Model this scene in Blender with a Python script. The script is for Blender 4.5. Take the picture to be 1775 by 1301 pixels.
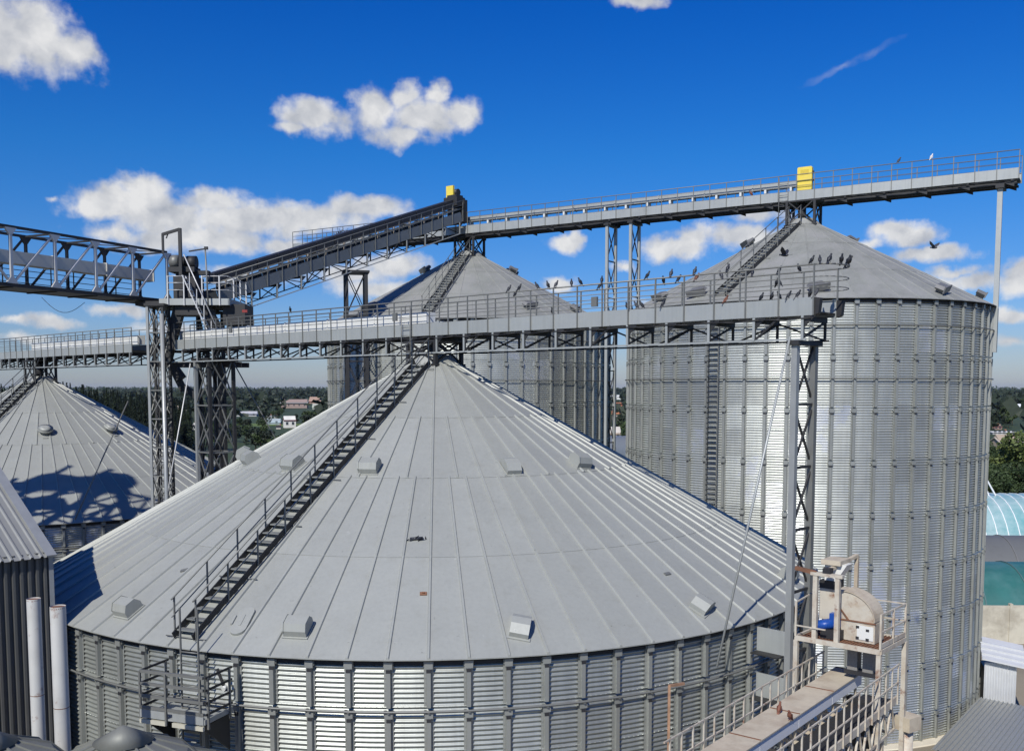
import bpy, bmesh, math, random
from math import sin, cos, tan, pi, radians, sqrt, atan2, degrees
from mathutils import Vector, Matrix, noise
random.seed(7)
C = bpy.context.scene
for o in list(bpy.data.objects): bpy.data.objects.remove(o)

# ------------------------------------------------------------------ camera, sky, sun, exposure
FP, PITCH = 1690.0, 0.08            # focal length in photograph pixels (1775 wide), pitch down
CXP, CYP = 887.5, 672 + 1690 * tan(0.08)
GZ = -17.0                           # ground level; the camera hovers at the origin
cam_d = bpy.data.cameras.new('camera'); cam = bpy.data.objects.new('camera', cam_d)
C.collection.objects.link(cam); C.camera = cam
cam.location = (0, 0, 0); cam.rotation_euler = (pi / 2 - PITCH, 0, 0)
cam_d.sensor_fit = 'HORIZONTAL'; cam_d.sensor_width = 36; cam_d.lens = FP / 1775 * 36
cam_d.shift_y = (CYP - 650.5) / 1775
cam_d.clip_start = 0.2; cam_d.clip_end = 30000

SUN_AZ, SUN_EL = radians(22.5), radians(42)     # light travels towards (sin az, cos az)
SKY = 0.077
sl = bpy.data.lights.new('sun', 'SUN'); sl.energy = 5.0; sl.angle = radians(0.53); sl.color = (1, 0.965, 0.91)
sun = bpy.data.objects.new('sun', sl); C.collection.objects.link(sun)
L = Vector((sin(SUN_AZ) * cos(SUN_EL), cos(SUN_AZ) * cos(SUN_EL), -sin(SUN_EL)))
sun.rotation_euler = L.to_track_quat('-Z', 'Y').to_euler(); sun.location = (-20, -30, 60)

def azel(u, v):
    a = (u - CXP) / FP; b = -(v - CYP) / FP; c, s = cos(PITCH), sin(PITCH)
    d = Vector((a, c + b * s, -s + b * c)).normalized()
    return atan2(d.x, d.y), math.asin(d.z)

def build_world():
    w = bpy.data.worlds.new('World'); C.world = w; w.use_nodes = True
    nt = w.node_tree; N = nt.nodes; K = nt.links; N.clear()
    def nd(t, **kw):
        n = N.new(t)
        for k, v in kw.items(): setattr(n, k, v)
        return n
    def M(op, a, b=None, c=None, clamp=False):
        n = nd('ShaderNodeMath', operation=op); n.use_clamp = clamp
        for i, v in enumerate((a, b, c)):
            if v is None: continue
            if isinstance(v, (int, float)): n.inputs[i].default_value = v
            else: K.new(v, n.inputs[i])
        return n.outputs[0]
    def VM(op, a, b=None, c=None):
        n = nd('ShaderNodeVectorMath', operation=op)
        for i, v in enumerate((a, b, c)):
            if v is None: continue
            if isinstance(v, tuple): n.inputs[i].default_value = v
            else: K.new(v, n.inputs[i])
        return n
    out = nd('ShaderNodeOutputWorld'); bg = nd('ShaderNodeBackground'); K.new(bg.outputs[0], out.inputs[0])
    sky = nd('ShaderNodeTexSky', sky_type='NISHITA'); sky.sun_disc = False
    sky.sun_elevation = SUN_EL; sky.sun_rotation = pi + SUN_AZ; sky.altitude = 200; sky.air_density = 1.0; sky.dust_density = 0.6; sky.ozone_density = 2.2
    hs = nd('ShaderNodeHueSaturation'); hs.inputs['Saturation'].default_value = 1.35; hs.inputs['Value'].default_value = 1.0
    K.new(sky.outputs[0], hs.inputs['Color'])
    tc = nd('ShaderNodeTexCoord'); sp = nd('ShaderNodeSeparateXYZ'); K.new(tc.outputs['Generated'], sp.inputs[0])
    az = M('ARCTAN2', sp.outputs[0], sp.outputs[1]); el = M('ARCSINE', sp.outputs[2])
    # deeper blue overhead, paler at the horizon, all round
    ramp = nd('ShaderNodeValToRGB'); K.new(M('MULTIPLY', el, 1 / 0.9, clamp=True), ramp.inputs[0])
    cr = ramp.color_ramp
    cr.elements[0].position = 0; cr.elements[0].color = (0.82, 0.92, 1.42, 1)
    cr.elements[1].position = 1; cr.elements[1].color = (0.01, 0.54, 1.35, 1)
    for p, c in ((0.05, (0.70, 0.84, 1.30, 1)), (0.12, (0.50, 0.80, 1.34, 1)), (0.25, (0.26, 0.84, 1.42, 1)), (0.45, (0.03, 0.66, 1.50, 1))):
        e = cr.elements.new(p); e.color = c
    tint = nd('ShaderNodeMix', data_type='RGBA', blend_type='MULTIPLY'); tint.inputs[0].default_value = 1
    K.new(hs.outputs[0], tint.inputs[6]); K.new(ramp.outputs[0], tint.inputs[7])
    skyc = tint.outputs[2]
    uv = nd('ShaderNodeCombineXYZ'); K.new(az, uv.inputs[0]); K.new(el, uv.inputs[1])
    n1 = nd('ShaderNodeTexNoise'); n1.inputs['Scale'].default_value = 14; n1.inputs['Detail'].default_value = 7; n1.inputs['Roughness'].default_value = 0.62
    K.new(uv.outputs[0], n1.inputs['Vector'])
    warp = VM('MULTIPLY_ADD', n1.outputs['Color'], (0.045, 0.03, 0), (-0.0225, -0.015, 0))
    wuv = VM('ADD', uv.outputs[0], warp.outputs[0])
    px = [  # cumulus lobes: centre and radii in photograph pixels, opacity
        (40, 62, 105, 72, 1), (125, 88, 50, 45, .85), (5, 95, 70, 35, 1), (540, 205, 80, 38, 1), (505, 220, 45, 16, .9), (660, 190, 68, 44, 1), (735, 200, 85, 46, 1),
        (800, 195, 45, 32, 1), (700, 232, 80, 26, .9), (755, 160, 34, 24, .9), (700, 165, 38, 30, 1),
        (235, 348, 110, 46, 1), (172, 355, 72, 34, 1), (250, 322, 60, 30, 1), (200, 400, 60, 30, .9), (300, 376, 150, 52, 1), (380, 350, 70, 30, 1), (420, 378, 140, 44, 1), (640, 355, 95, 26, 1), (540, 375, 120, 34, 1), (340, 412, 190, 34, 1), (500, 425, 140, 22, .8),
        (610, 480, 120, 24, .8), (680, 462, 90, 34, .9), (650, 505, 110, 26, .8), (400, 478, 90, 20, .8), (740, 530, 90, 16, .7),
        (982, 422, 42, 22, 1), (1000, 412, 24, 18, 1), (1175, 428, 75, 32, 1), (1200, 412, 50, 26, 1), (1285, 412, 90, 28, .95), (1310, 378, 65, 20, .8),
        (968, 492, 40, 20, .95), (1085, 458, 40, 14, .8), (1150, 520, 90, 12, .6),
        (1575, 402, 85, 26, 1), (1545, 396, 40, 20, 1), (1622, 436, 68, 18, .95), (1510, 415, 40, 12, .8),
        (1700, 485, 95, 20, .95), (1770, 478, 60, 34, 1), (1765, 540, 55, 16, .9), (1655, 470, 50, 12, .7), (1760, 590, 60, 14, .6),
        (1105, -2, 60, 17, 1), (95, 560, 60, 14, .85), (40, 590, 90, 12, .7), (200, 535, 70, 16, .8), (30, 560, 40, 9, .6), (300, 570, 90, 12, .6), (530, 585, 60, 10, .5),
(95, 345, 16, 8, .6)]
    cl = [(*azel(x, y), rx / FP, ry / FP, op) for x, y, rx, ry, op in px]
    rs = random.Random(4)
    for k in range(16):                                  # the same fair-weather cumulus goes on round the rest of the sky
        a = radians(45 + k * 17.3 + rs.uniform(-5, 5)); e = radians(rs.choice((6, 9, 14, 22, 33)) + rs.uniform(-2, 2)); s = rs.uniform(.6, 1.2)
        for q in range(2): cl.append((a + rs.uniform(-.05, .05), e + rs.uniform(-.01, .01), .075 * s, .028 * s, 1))
    fld = None; hgt = None
    for (a, e, ra, re, op) in cl:
        if a > pi: a -= 2 * pi
        v = VM('MULTIPLY_ADD', wuv.outputs[0], (1 / ra, 1 / re, 0), (-a / ra, -e / re, 0))
        d = VM('LENGTH', v.outputs[0])
        f = M('MULTIPLY_ADD', d.outputs['Value'], -op, op)
        fld = f if fld is None else M('SMOOTH_MAX', fld, f, 0.12)
    n2 = nd('ShaderNodeTexNoise'); n2.inputs['Scale'].default_value = 38; n2.inputs['Detail'].default_value = 8; n2.inputs['Roughness'].default_value = 0.54
    K.new(uv.outputs[0], n2.inputs['Vector'])
    dens = M('ADD', fld, M('MULTIPLY_ADD', n2.outputs[0], 1.35, -0.70))
    mask = nd('ShaderNodeMapRange', interpolation_type='SMOOTHSTEP'); K.new(dens, mask.inputs[0])
    mask.inputs[1].default_value = 0.0; mask.inputs[2].default_value = 0.62; mask.inputs[3].default_value = 0; mask.inputs[4].default_value = 0.97
    # relief shading of the cloud tops: towards-sun side brighter
    off = VM('ADD', wuv.outputs[0], (-0.006, 0.012, 0)); n3 = nd('ShaderNodeTexNoise'); n3.inputs['Scale'].default_value = 24; n3.inputs['Detail'].default_value = 5
    K.new(off.outputs[0], n3.inputs['Vector']); n4 = nd('ShaderNodeTexNoise'); n4.inputs['Scale'].default_value = 24; n4.inputs['Detail'].default_value = 5; K.new(wuv.outputs[0], n4.inputs['Vector'])
    rel = M('MULTIPLY_ADD', M('SUBTRACT', n4.outputs[0], n3.outputs[0]), 2.6, 0.66, clamp=True)
    lo = nd('ShaderNodeMix', data_type='RGBA'); K.new(rel, lo.inputs[0])
    lo.inputs[6].default_value = (0.40, 0.43, 0.49, 1); lo.inputs[7].default_value = (0.80, 0.80, 0.80, 1)
    # wispy streak of high cloud
    sa, se = azel(1475, 110)
    v = VM('SUBTRACT', wuv.outputs[0], (sa, se, 0)); rot = nd('ShaderNodeVectorRotate', rotation_type='Z_AXIS'); rot.inputs['Angle'].default_value = -radians(19); K.new(v.outputs[0], rot.inputs['Vector'])
    d = VM('LENGTH', VM('MULTIPLY', rot.outputs[0], (1 / .048, 1 / .0042, 0)).outputs[0])
    wis = M('MULTIPLY', M('SUBTRACT', 1.1, d.outputs['Value'], clamp=True), M('MULTIPLY_ADD', n2.outputs[0], .95, -.27, clamp=True))
    msum = M('MAXIMUM', mask.outputs[0], wis)
    # hide clouds below the horizon
    above = nd('ShaderNodeMapRange'); K.new(el, above.inputs[0]); above.inputs[1].default_value = 0.0; above.inputs[2].default_value = 0.03
    msum = M('MULTIPLY', msum, above.outputs[0])
    bgs = nd('ShaderNodeMix', data_type='RGBA', blend_type='MULTIPLY'); bgs.inputs[0].default_value = 1; K.new(skyc, bgs.inputs[6]); bgs.inputs[7].default_value = (SKY, SKY, SKY, 1)
    fin = nd('ShaderNodeMix', data_type='RGBA'); K.new(msum, fin.inputs[0]); K.new(bgs.outputs[2], fin.inputs[6]); K.new(lo.outputs[2], fin.inputs[7])
    K.new(fin.outputs[2], bg.inputs[0]); bg.inputs[1].default_value = 1.0
build_world()
vs = C.view_settings; vs.view_transform = 'Standard'; vs.look = 'None'; vs.exposure = 0; vs.gamma = 1; vs.use_curve_mapping = False

# ------------------------------------------------------------------ pixel -> place helpers (only to look up real positions)
def ray(u, v):
    a = (u - CXP) / FP; b = -(v - CYP) / FP; c, s = cos(PITCH), sin(PITCH)
    return Vector((a, c + b * s, -s + b * c))
def on_z(u, v, z): r = ray(u, v); return r * (z / r.z)
def on_y(u, v, y): r = ray(u, v); return r * (y / r.y)
def on_line(u, v, p, d):
    r = ray(u, v); n = (-d[1], d[0]); t = (n[0] * p[0] + n[1] * p[1]) / (n[0] * r.x + n[1] * r.y); return r * t

# ------------------------------------------------------------------ materials
MATS = {}
def material(name, col, rough=0.5, metal=0.0, var=0.12, scale=3.0, dirt=None, dirt_amt=0.0, dscale=1.2, streak=0.0, bump=0.0, speck=0.0, objvar=0.0, patch=0.0, stretch=None, rust=0.0):
    if name in MATS: return MATS[name]
    m = bpy.data.materials.new(name); m.use_nodes = True; nt = m.node_tree; N = nt.nodes; K = nt.links
    b = N['Principled BSDF']; b.inputs['Roughness'].default_value = rough; b.inputs['Metallic'].default_value = metal
    geo = N.new('ShaderNodeNewGeometry'); pos = geo.outputs['Position']
    def M(op, a, b_=None, c=None, clamp=False):
        n = N.new('ShaderNodeMath'); n.operation = op; n.use_clamp = clamp
        for i, v in enumerate((a, b_, c)):
            if v is None: continue
            if isinstance(v, (int, float)): n.inputs[i].default_value = v
            else: K.new(v, n.inputs[i])
        return n.outputs[0]
    def noise_(s, det=4, vec=None, rough_=.55):
        n = N.new('ShaderNodeTexNoise'); n.inputs['Scale'].default_value = s; n.inputs['Detail'].default_value = det; n.inputs['Roughness'].default_value = rough_
        K.new(vec or pos, n.inputs['Vector']); return n.outputs[0]
    def stretched(v3):
        n = N.new('ShaderNodeVectorMath'); n.operation = 'MULTIPLY'; K.new(pos, n.inputs[0]); n.inputs[1].default_value = v3; return n.outputs[0]
    def mix(f, a, bcol, blend='MIX'):
        n = N.new('ShaderNodeMix'); n.data_type = 'RGBA'; n.blend_type = blend
        if isinstance(f, (int, float)): n.inputs[0].default_value = f
        else: K.new(f, n.inputs[0])
        for i, c in ((6, a), (7, bcol)):
            if isinstance(c, tuple): n.inputs[i].default_value = (*c[:3], 1)
            else: K.new(c, n.inputs[i])
        return n.outputs[2]
    vec = stretched(stretch) if stretch else None
    f = M('MULTIPLY_ADD', noise_(scale, 5, vec), 1.6, -.3, clamp=True)
    c = mix(f, tuple(x * (1 - var) for x in col), tuple(min(1, x * (1 + var)) for x in col))
    if streak:
        s = noise_(1.0, 4, stretched((9, 9, .35)), .7)
        g = M('MULTIPLY_ADD', M('MULTIPLY_ADD', s, 3.2, -1.35, clamp=True), -streak, 1.0)
        cc = N.new('ShaderNodeCombineXYZ')
        for i in range(3): K.new(g, cc.inputs[i])
        c = mix(1.0, c, cc.outputs[0], 'MULTIPLY')
    if speck:
        g = M('MULTIPLY', M('MULTIPLY_ADD', noise_(7, 3, None, .6), 14, -9.6, clamp=True), speck); c = mix(g, c, (.10, .10, .085))
        g = M('MULTIPLY', M('MULTIPLY_ADD', noise_(3.1, 6, None, .75), 12, -7.9, clamp=True), speck); c = mix(g, c, (.55, .55, .52))
    rv = None
    if objvar or patch:
        oi = N.new('ShaderNodeObjectInfo'); r = oi.outputs['Random']
        g = M('MULTIPLY_ADD', r, 2 * objvar, 1 - objvar)
        cc = N.new('ShaderNodeCombineXYZ')
        for i in range(3): K.new(g, cc.inputs[i])
        c = mix(1.0, c, cc.outputs[0], 'MULTIPLY')
        if patch:
            rv = M('MULTIPLY', M('GREATER_THAN', r, 1 - patch), M('GREATER_THAN', noise_(1.1, 6, None, .7), .5))
    if rv is not None: c = mix(M('MULTIPLY', rv, .55), c, (.72, .73, .73))
    if dirt:
        d = M('MULTIPLY_ADD', noise_(dscale, 7, None, .68), 5, -2.9 + dirt_amt * 2, clamp=True)
        c = mix(M('MULTIPLY', d, min(1, dirt_amt * 1.6)), c, dirt)
    if rust:
        d = M('MULTIPLY_ADD', noise_(2.6, 8, None, .72), 7, -4.6 + rust * 2, clamp=True)
        c = mix(d, c, (0.16, 0.055, 0.022)); K.new(M('MULTIPLY', M('SUBTRACT', 1, d), metal), b.inputs['Metallic'])
    K.new(c, b.inputs['Base Color'])
    rr = M('MULTIPLY_ADD', noise_(scale * 2.3, 3), .22, rough - .11, clamp=True)
    if rv is not None: rr = M('SUBTRACT', rr, M('MULTIPLY', rv, .11), clamp=True)
    K.new(rr, b.inputs['Roughness'])
    if bump:
        bp = N.new('ShaderNodeBump'); bp.inputs['Strength'].default_value = bump; bp.inputs['Distance'].default_value = .02
        K.new(noise_(scale * 4, 4), bp.inputs['Height']); K.new(bp.outputs[0], b.inputs['Normal'])
    MATS[name] = m; return m
roof_m = material('galvanised_roof', (.315, .322, .29), .52, .15, .045, .7, dirt=(.17, .16, .11), dirt_amt=.10, dscale=2.2, streak=.08, speck=.45, objvar=.045, bump=.02)
old_roof_m = material('weathered_roof', (.255, .26, .232), .6, .15, .20, .55, dirt=(.30, .295, .28), dirt_amt=.36, dscale=.9, streak=.2, speck=.3, objvar=.05)
wall_m = material('corrugated_galvanised', (.37, .385, .35), .43, .66, .12, .7, streak=.16, objvar=.10, patch=.05, dirt=(.22, .22, .2), dirt_amt=.10)
wall2_m = material('corrugated_galvanised_new', (.52, .535, .49), .44, .72, .12, .6, streak=.16, objvar=.12, patch=.09, dirt=(.25, .25, .23), dirt_amt=.12)
stiff_m = material('stiffener_steel', (.285, .293, .268), .45, .45, .1, 2, objvar=.08)
plate_m = material('toe_plate_steel', (.36, .375, .355), .5, .3, .10, 1.2, dirt=(.22, .23, .25), dirt_amt=.18, objvar=.05, streak=.10)
steel_m = material('rail_steel', (.17, .172, .158), .5, .3, .12, 2.5)
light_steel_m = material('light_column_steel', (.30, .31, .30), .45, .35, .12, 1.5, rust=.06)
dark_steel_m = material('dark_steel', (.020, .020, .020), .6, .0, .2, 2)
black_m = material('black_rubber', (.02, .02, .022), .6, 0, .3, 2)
white_m = material('white_enclosure', (.62, .62, .58), .4, 0, .04, 2, rust=.14)
cream_m = material('cream_paint', (.47, .43, .35), .55, 0, .12, 2, dirt=(.30, .20, .12), dirt_amt=.32, dscale=2.5, rust=.30)
creamtop_m = material('dusty_cream', (.46, .40, .30), .7, 0, .12, 3, dirt=(.22, .15, .10), dirt_amt=.3, rust=.08)
rust_m = material('rusty_floor', (.16, .075, .04), .8, 0, .4, 5)
yellow_m = material('yellow_cover', (.72, .56, .07), .5, 0, .08, 2, dirt=(.5, .42, .15), dirt_amt=.2)
blue_m = material('blue_motor', (.01, .06, .28), .35, 0, .1, 5)
pipe_m = material('white_pipe', (.47, .465, .43), .45, 0, .08, 2, dirt=(.28, .24, .18), dirt_amt=.15, rust=.24)
clad_m = material('cladding', (.105, .105, .10), .45, .35, .08, 2, objvar=.03)
cladroof_m = material('cladding_roof', (.32, .32, .285), .42, .35, .06, 2)
dome_m = material('vessel_roof', (.20, .203, .175), .62, .3, .12, 1.5, dirt=(.14, .13, .11), dirt_amt=.2)
mesh_m = material('perforated_grey', (.22, .21, .19), .6, .2, .25, 30)
conc_m = material('concrete', (.50, .47, .38), .9, 0, .15, .8, dirt=(.18, .15, .11), dirt_amt=.3, dscale=.7, bump=.2)
foot_m = material('pale_concrete', (.58, .53, .42), .9, 0, .1, 1.5)
yard_m = material('yard_ground', (.22, .19, .14), .95, 0, .2, .3, dirt=(.30, .26, .19), dirt_amt=.3, dscale=.1)
pig_m = material('pigeon_dark', (.022, .024, .030), .5, 0, .5, 30)
pigg_m = material('pigeon_grey', (.05, .052, .06), .6, 0, .5, 30)
pigw_m = material('pigeon_white', (.6, .58, .55), .7, 0, .2, 30)
pigb_m = material('pigeon_brown', (.16, .06, .035), .7, 0, .4, 30)
trunk_m = material('bark', (.07, .05, .035), .9, 0, .3, 6)
def leaf(name, a, b):
    m = bpy.data.materials.new(name); m.use_nodes = True; nt = m.node_tree; N = nt.nodes; K = nt.links
    g = N.new('ShaderNodeNewGeometry'); n = N.new('ShaderNodeTexNoise'); n.inputs['Scale'].default_value = .8; n.inputs['Detail'].default_value = 4
    K.new(g.outputs['Position'], n.inputs['Vector']); oi = N.new('ShaderNodeObjectInfo')
    ad = N.new('ShaderNodeMath'); ad.operation = 'MULTIPLY_ADD'; K.new(oi.outputs['Random'], ad.inputs[0]); ad.inputs[1].default_value = .8; ad.inputs[2].default_value = -.4
    ad2 = N.new('ShaderNodeMath'); ad2.operation = 'MULTIPLY_ADD'; K.new(n.outputs[0], ad2.inputs[0]); ad2.inputs[1].default_value = 1.6; ad2.inputs[2].default_value = -.3
    ad3 = N.new('ShaderNodeMath'); ad3.operation = 'ADD'; ad3.use_clamp = True; K.new(ad.outputs[0], ad3.inputs[0]); K.new(ad2.outputs[0], ad3.inputs[1])
    mx = N.new('ShaderNodeMix'); mx.data_type = 'RGBA'; K.new(ad3.outputs[0], mx.inputs[0]); mx.inputs[6].default_value = (*a, 1); mx.inputs[7].default_value = (*b, 1)
    K.new(mx.outputs[2], N['Principled BSDF'].inputs['Base Color']); N['Principled BSDF'].inputs['Roughness'].default_value = .7
    MATS[name] = m; return m
leaf_m = leaf('foliage', (.012, .030, .006), (.045, .070, .014))
dark_leaf_m = leaf('dark_foliage', (.007, .014, .006), (.018, .031, .010))
willow_m = leaf('willow_foliage', (.04, .07, .012), (.12, .14, .03))
far_m = leaf('far_foliage', (.035, .06, .06), (.05, .085, .08))
grass_m = leaf('grass', (.018, .035, .008), (.045, .065, .014))

# ------------------------------------------------------------------ mesh building
class MB:
    def __init__(s): s.v = []; s.f = []; s.sm = []
    def add(s, vs_, fs, smooth=False):
        k = len(s.v); s.v += [tuple(q) for q in vs_]; s.f += [tuple(i + k for i in f) for f in fs]; s.sm += [smooth] * len(fs); return s
    def box(s, x0, x1, y0, y1, z0, z1):
        return s.add([(x0, y0, z0), (x1, y0, z0), (x1, y1, z0), (x0, y1, z0), (x0, y0, z1), (x1, y0, z1), (x1, y1, z1), (x0, y1, z1)],
                     [(0, 3, 2, 1), (4, 5, 6, 7), (0, 1, 5, 4), (1, 2, 6, 5), (2, 3, 7, 6), (3, 0, 4, 7)])
    def bar(s, p, q, w, h=None, up=(0, 0, 1)):
        p = Vector(p); q = Vector(q); h = h or w; d = (q - p)
        if d.length < 1e-6: return s
        d.normalize(); up = Vector(up)
        if abs(d.dot(up)) > .98: up = Vector((1, 0, 0)) if abs(d.x) < .9 else Vector((0, 1, 0))
        a = d.cross(up).normalized(); b = a.cross(d).normalized(); a *= w / 2; b *= h / 2
        return s.add([p - a - b, p + a - b, p + a + b, p - a + b, q - a - b, q + a - b, q + a + b, q - a + b],
                     [(0, 1, 2, 3), (7, 6, 5, 4), (0, 4, 5, 1), (1, 5, 6, 2), (2, 6, 7, 3), (3, 7, 4, 0)])
    def tube(s, p, q, r, n=8, r2=None, caps=True):
        p = Vector(p); q = Vector(q); r2 = r if r2 is None else r2; d = (q - p).normalized()
        up = Vector((0, 0, 1)) if abs(d.z) < .98 else Vector((1, 0, 0)); a = d.cross(up).normalized(); b = a.cross(d)
        vs_ = []
        for c, rr in ((p, r), (q, r2)):
            for i in range(n): t = 2 * pi * i / n; vs_.append(c + a * (rr * cos(t)) + b * (rr * sin(t)))
        s.add(vs_, [(i, n + i, n + (i + 1) % n, (i + 1) % n) for i in range(n)], True)
        if caps: k = len(s.v) - 2 * n; s.f += [tuple(k + i for i in range(n)), tuple(k + n + i for i in reversed(range(n)))]; s.sm += [False, False]
        return s
    def path(s, pts, r, n=6):
        for a, b in zip(pts, pts[1:]): s.tube(a, b, r, n)
        return s
    def prism(s, poly, axis, a0, a1):
        # poly: 2D points; axis 0/1/2 the extrusion axis
        def P(u, v, w): return ((w, u, v), (u, w, v), (u, v, w))[axis]
        n = len(poly); vs_ = [P(u, v, a0) for u, v in poly] + [P(u, v, a1) for u, v in poly]
        return s.add(vs_, [tuple(range(n)), tuple(n + i for i in reversed(range(n)))] + [(i, n + i, n + (i + 1) % n, (i + 1) % n) for i in range(n)])
    def mesh(s, name, mat, fix=True):
        me = bpy.data.meshes.new(name); me.from_pydata(s.v, [], s.f); me.polygons.foreach_set('use_smooth', s.sm)
        if mat: me.materials.append(mat)
        me.update()
        if fix:
            bm = bmesh.new(); bm.from_mesh(me); bmesh.ops.recalc_face_normals(bm, faces=bm.faces); bm.to_mesh(me); bm.free()
        return me
    def build(s, name, mat, parent=None, loc=(0, 0, 0), rot=(0, 0, 0), fix=True):
        return put(s.mesh(name, mat, fix), name, parent, loc, rot)
def put(me, name, parent=None, loc=(0, 0, 0), rot=(0, 0, 0), scale=None):
    o = bpy.data.objects.new(name, me); C.collection.objects.link(o); o.parent = parent; o.location = loc; o.rotation_euler = rot
    if scale: o.scale = scale
    return o
def tag(o, label=None, cat=None, group=None, kind=None):
    for k, v in (('label', label), ('category', cat), ('group', group), ('kind', kind)):
        if v: o[k] = v
    return o
def empty(name, loc, rz=0, label=None, cat=None, group=None):
    o = bpy.data.objects.new(name, None); C.collection.objects.link(o); o.location = loc; o.rotation_euler = (0, 0, rz); o.empty_display_size = .3
    return tag(o, label, cat, group)
def copy_tree(o, parent=None):
    c = o.copy(); C.collection.objects.link(c); c.parent = parent
    for ch in list(o.children): copy_tree(ch, c)
    return c

# ------------------------------------------------------------------ the ground
def grid(name, mat, x0, x1, y0, y1, z, nx=2, ny=2, kind='structure'):
    m = MB(); vs_ = [(x0 + (x1 - x0) * i / nx, y0 + (y1 - y0) * j / ny, z) for j in range(ny + 1) for i in range(nx + 1)]
    m.add(vs_, [(j * (nx + 1) + i, j * (nx + 1) + i + 1, (j + 1) * (nx + 1) + i + 1, (j + 1) * (nx + 1) + i) for j in range(ny) for i in range(nx)])
    return tag(m.build(name, mat, fix=False), kind=kind)
grid('ground', grass_m, -9000, 9000, -3000, 15000, GZ - .02, 4, 4)
grid('yard', yard_m, -70, 75, -40, 84, GZ - .012)

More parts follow.
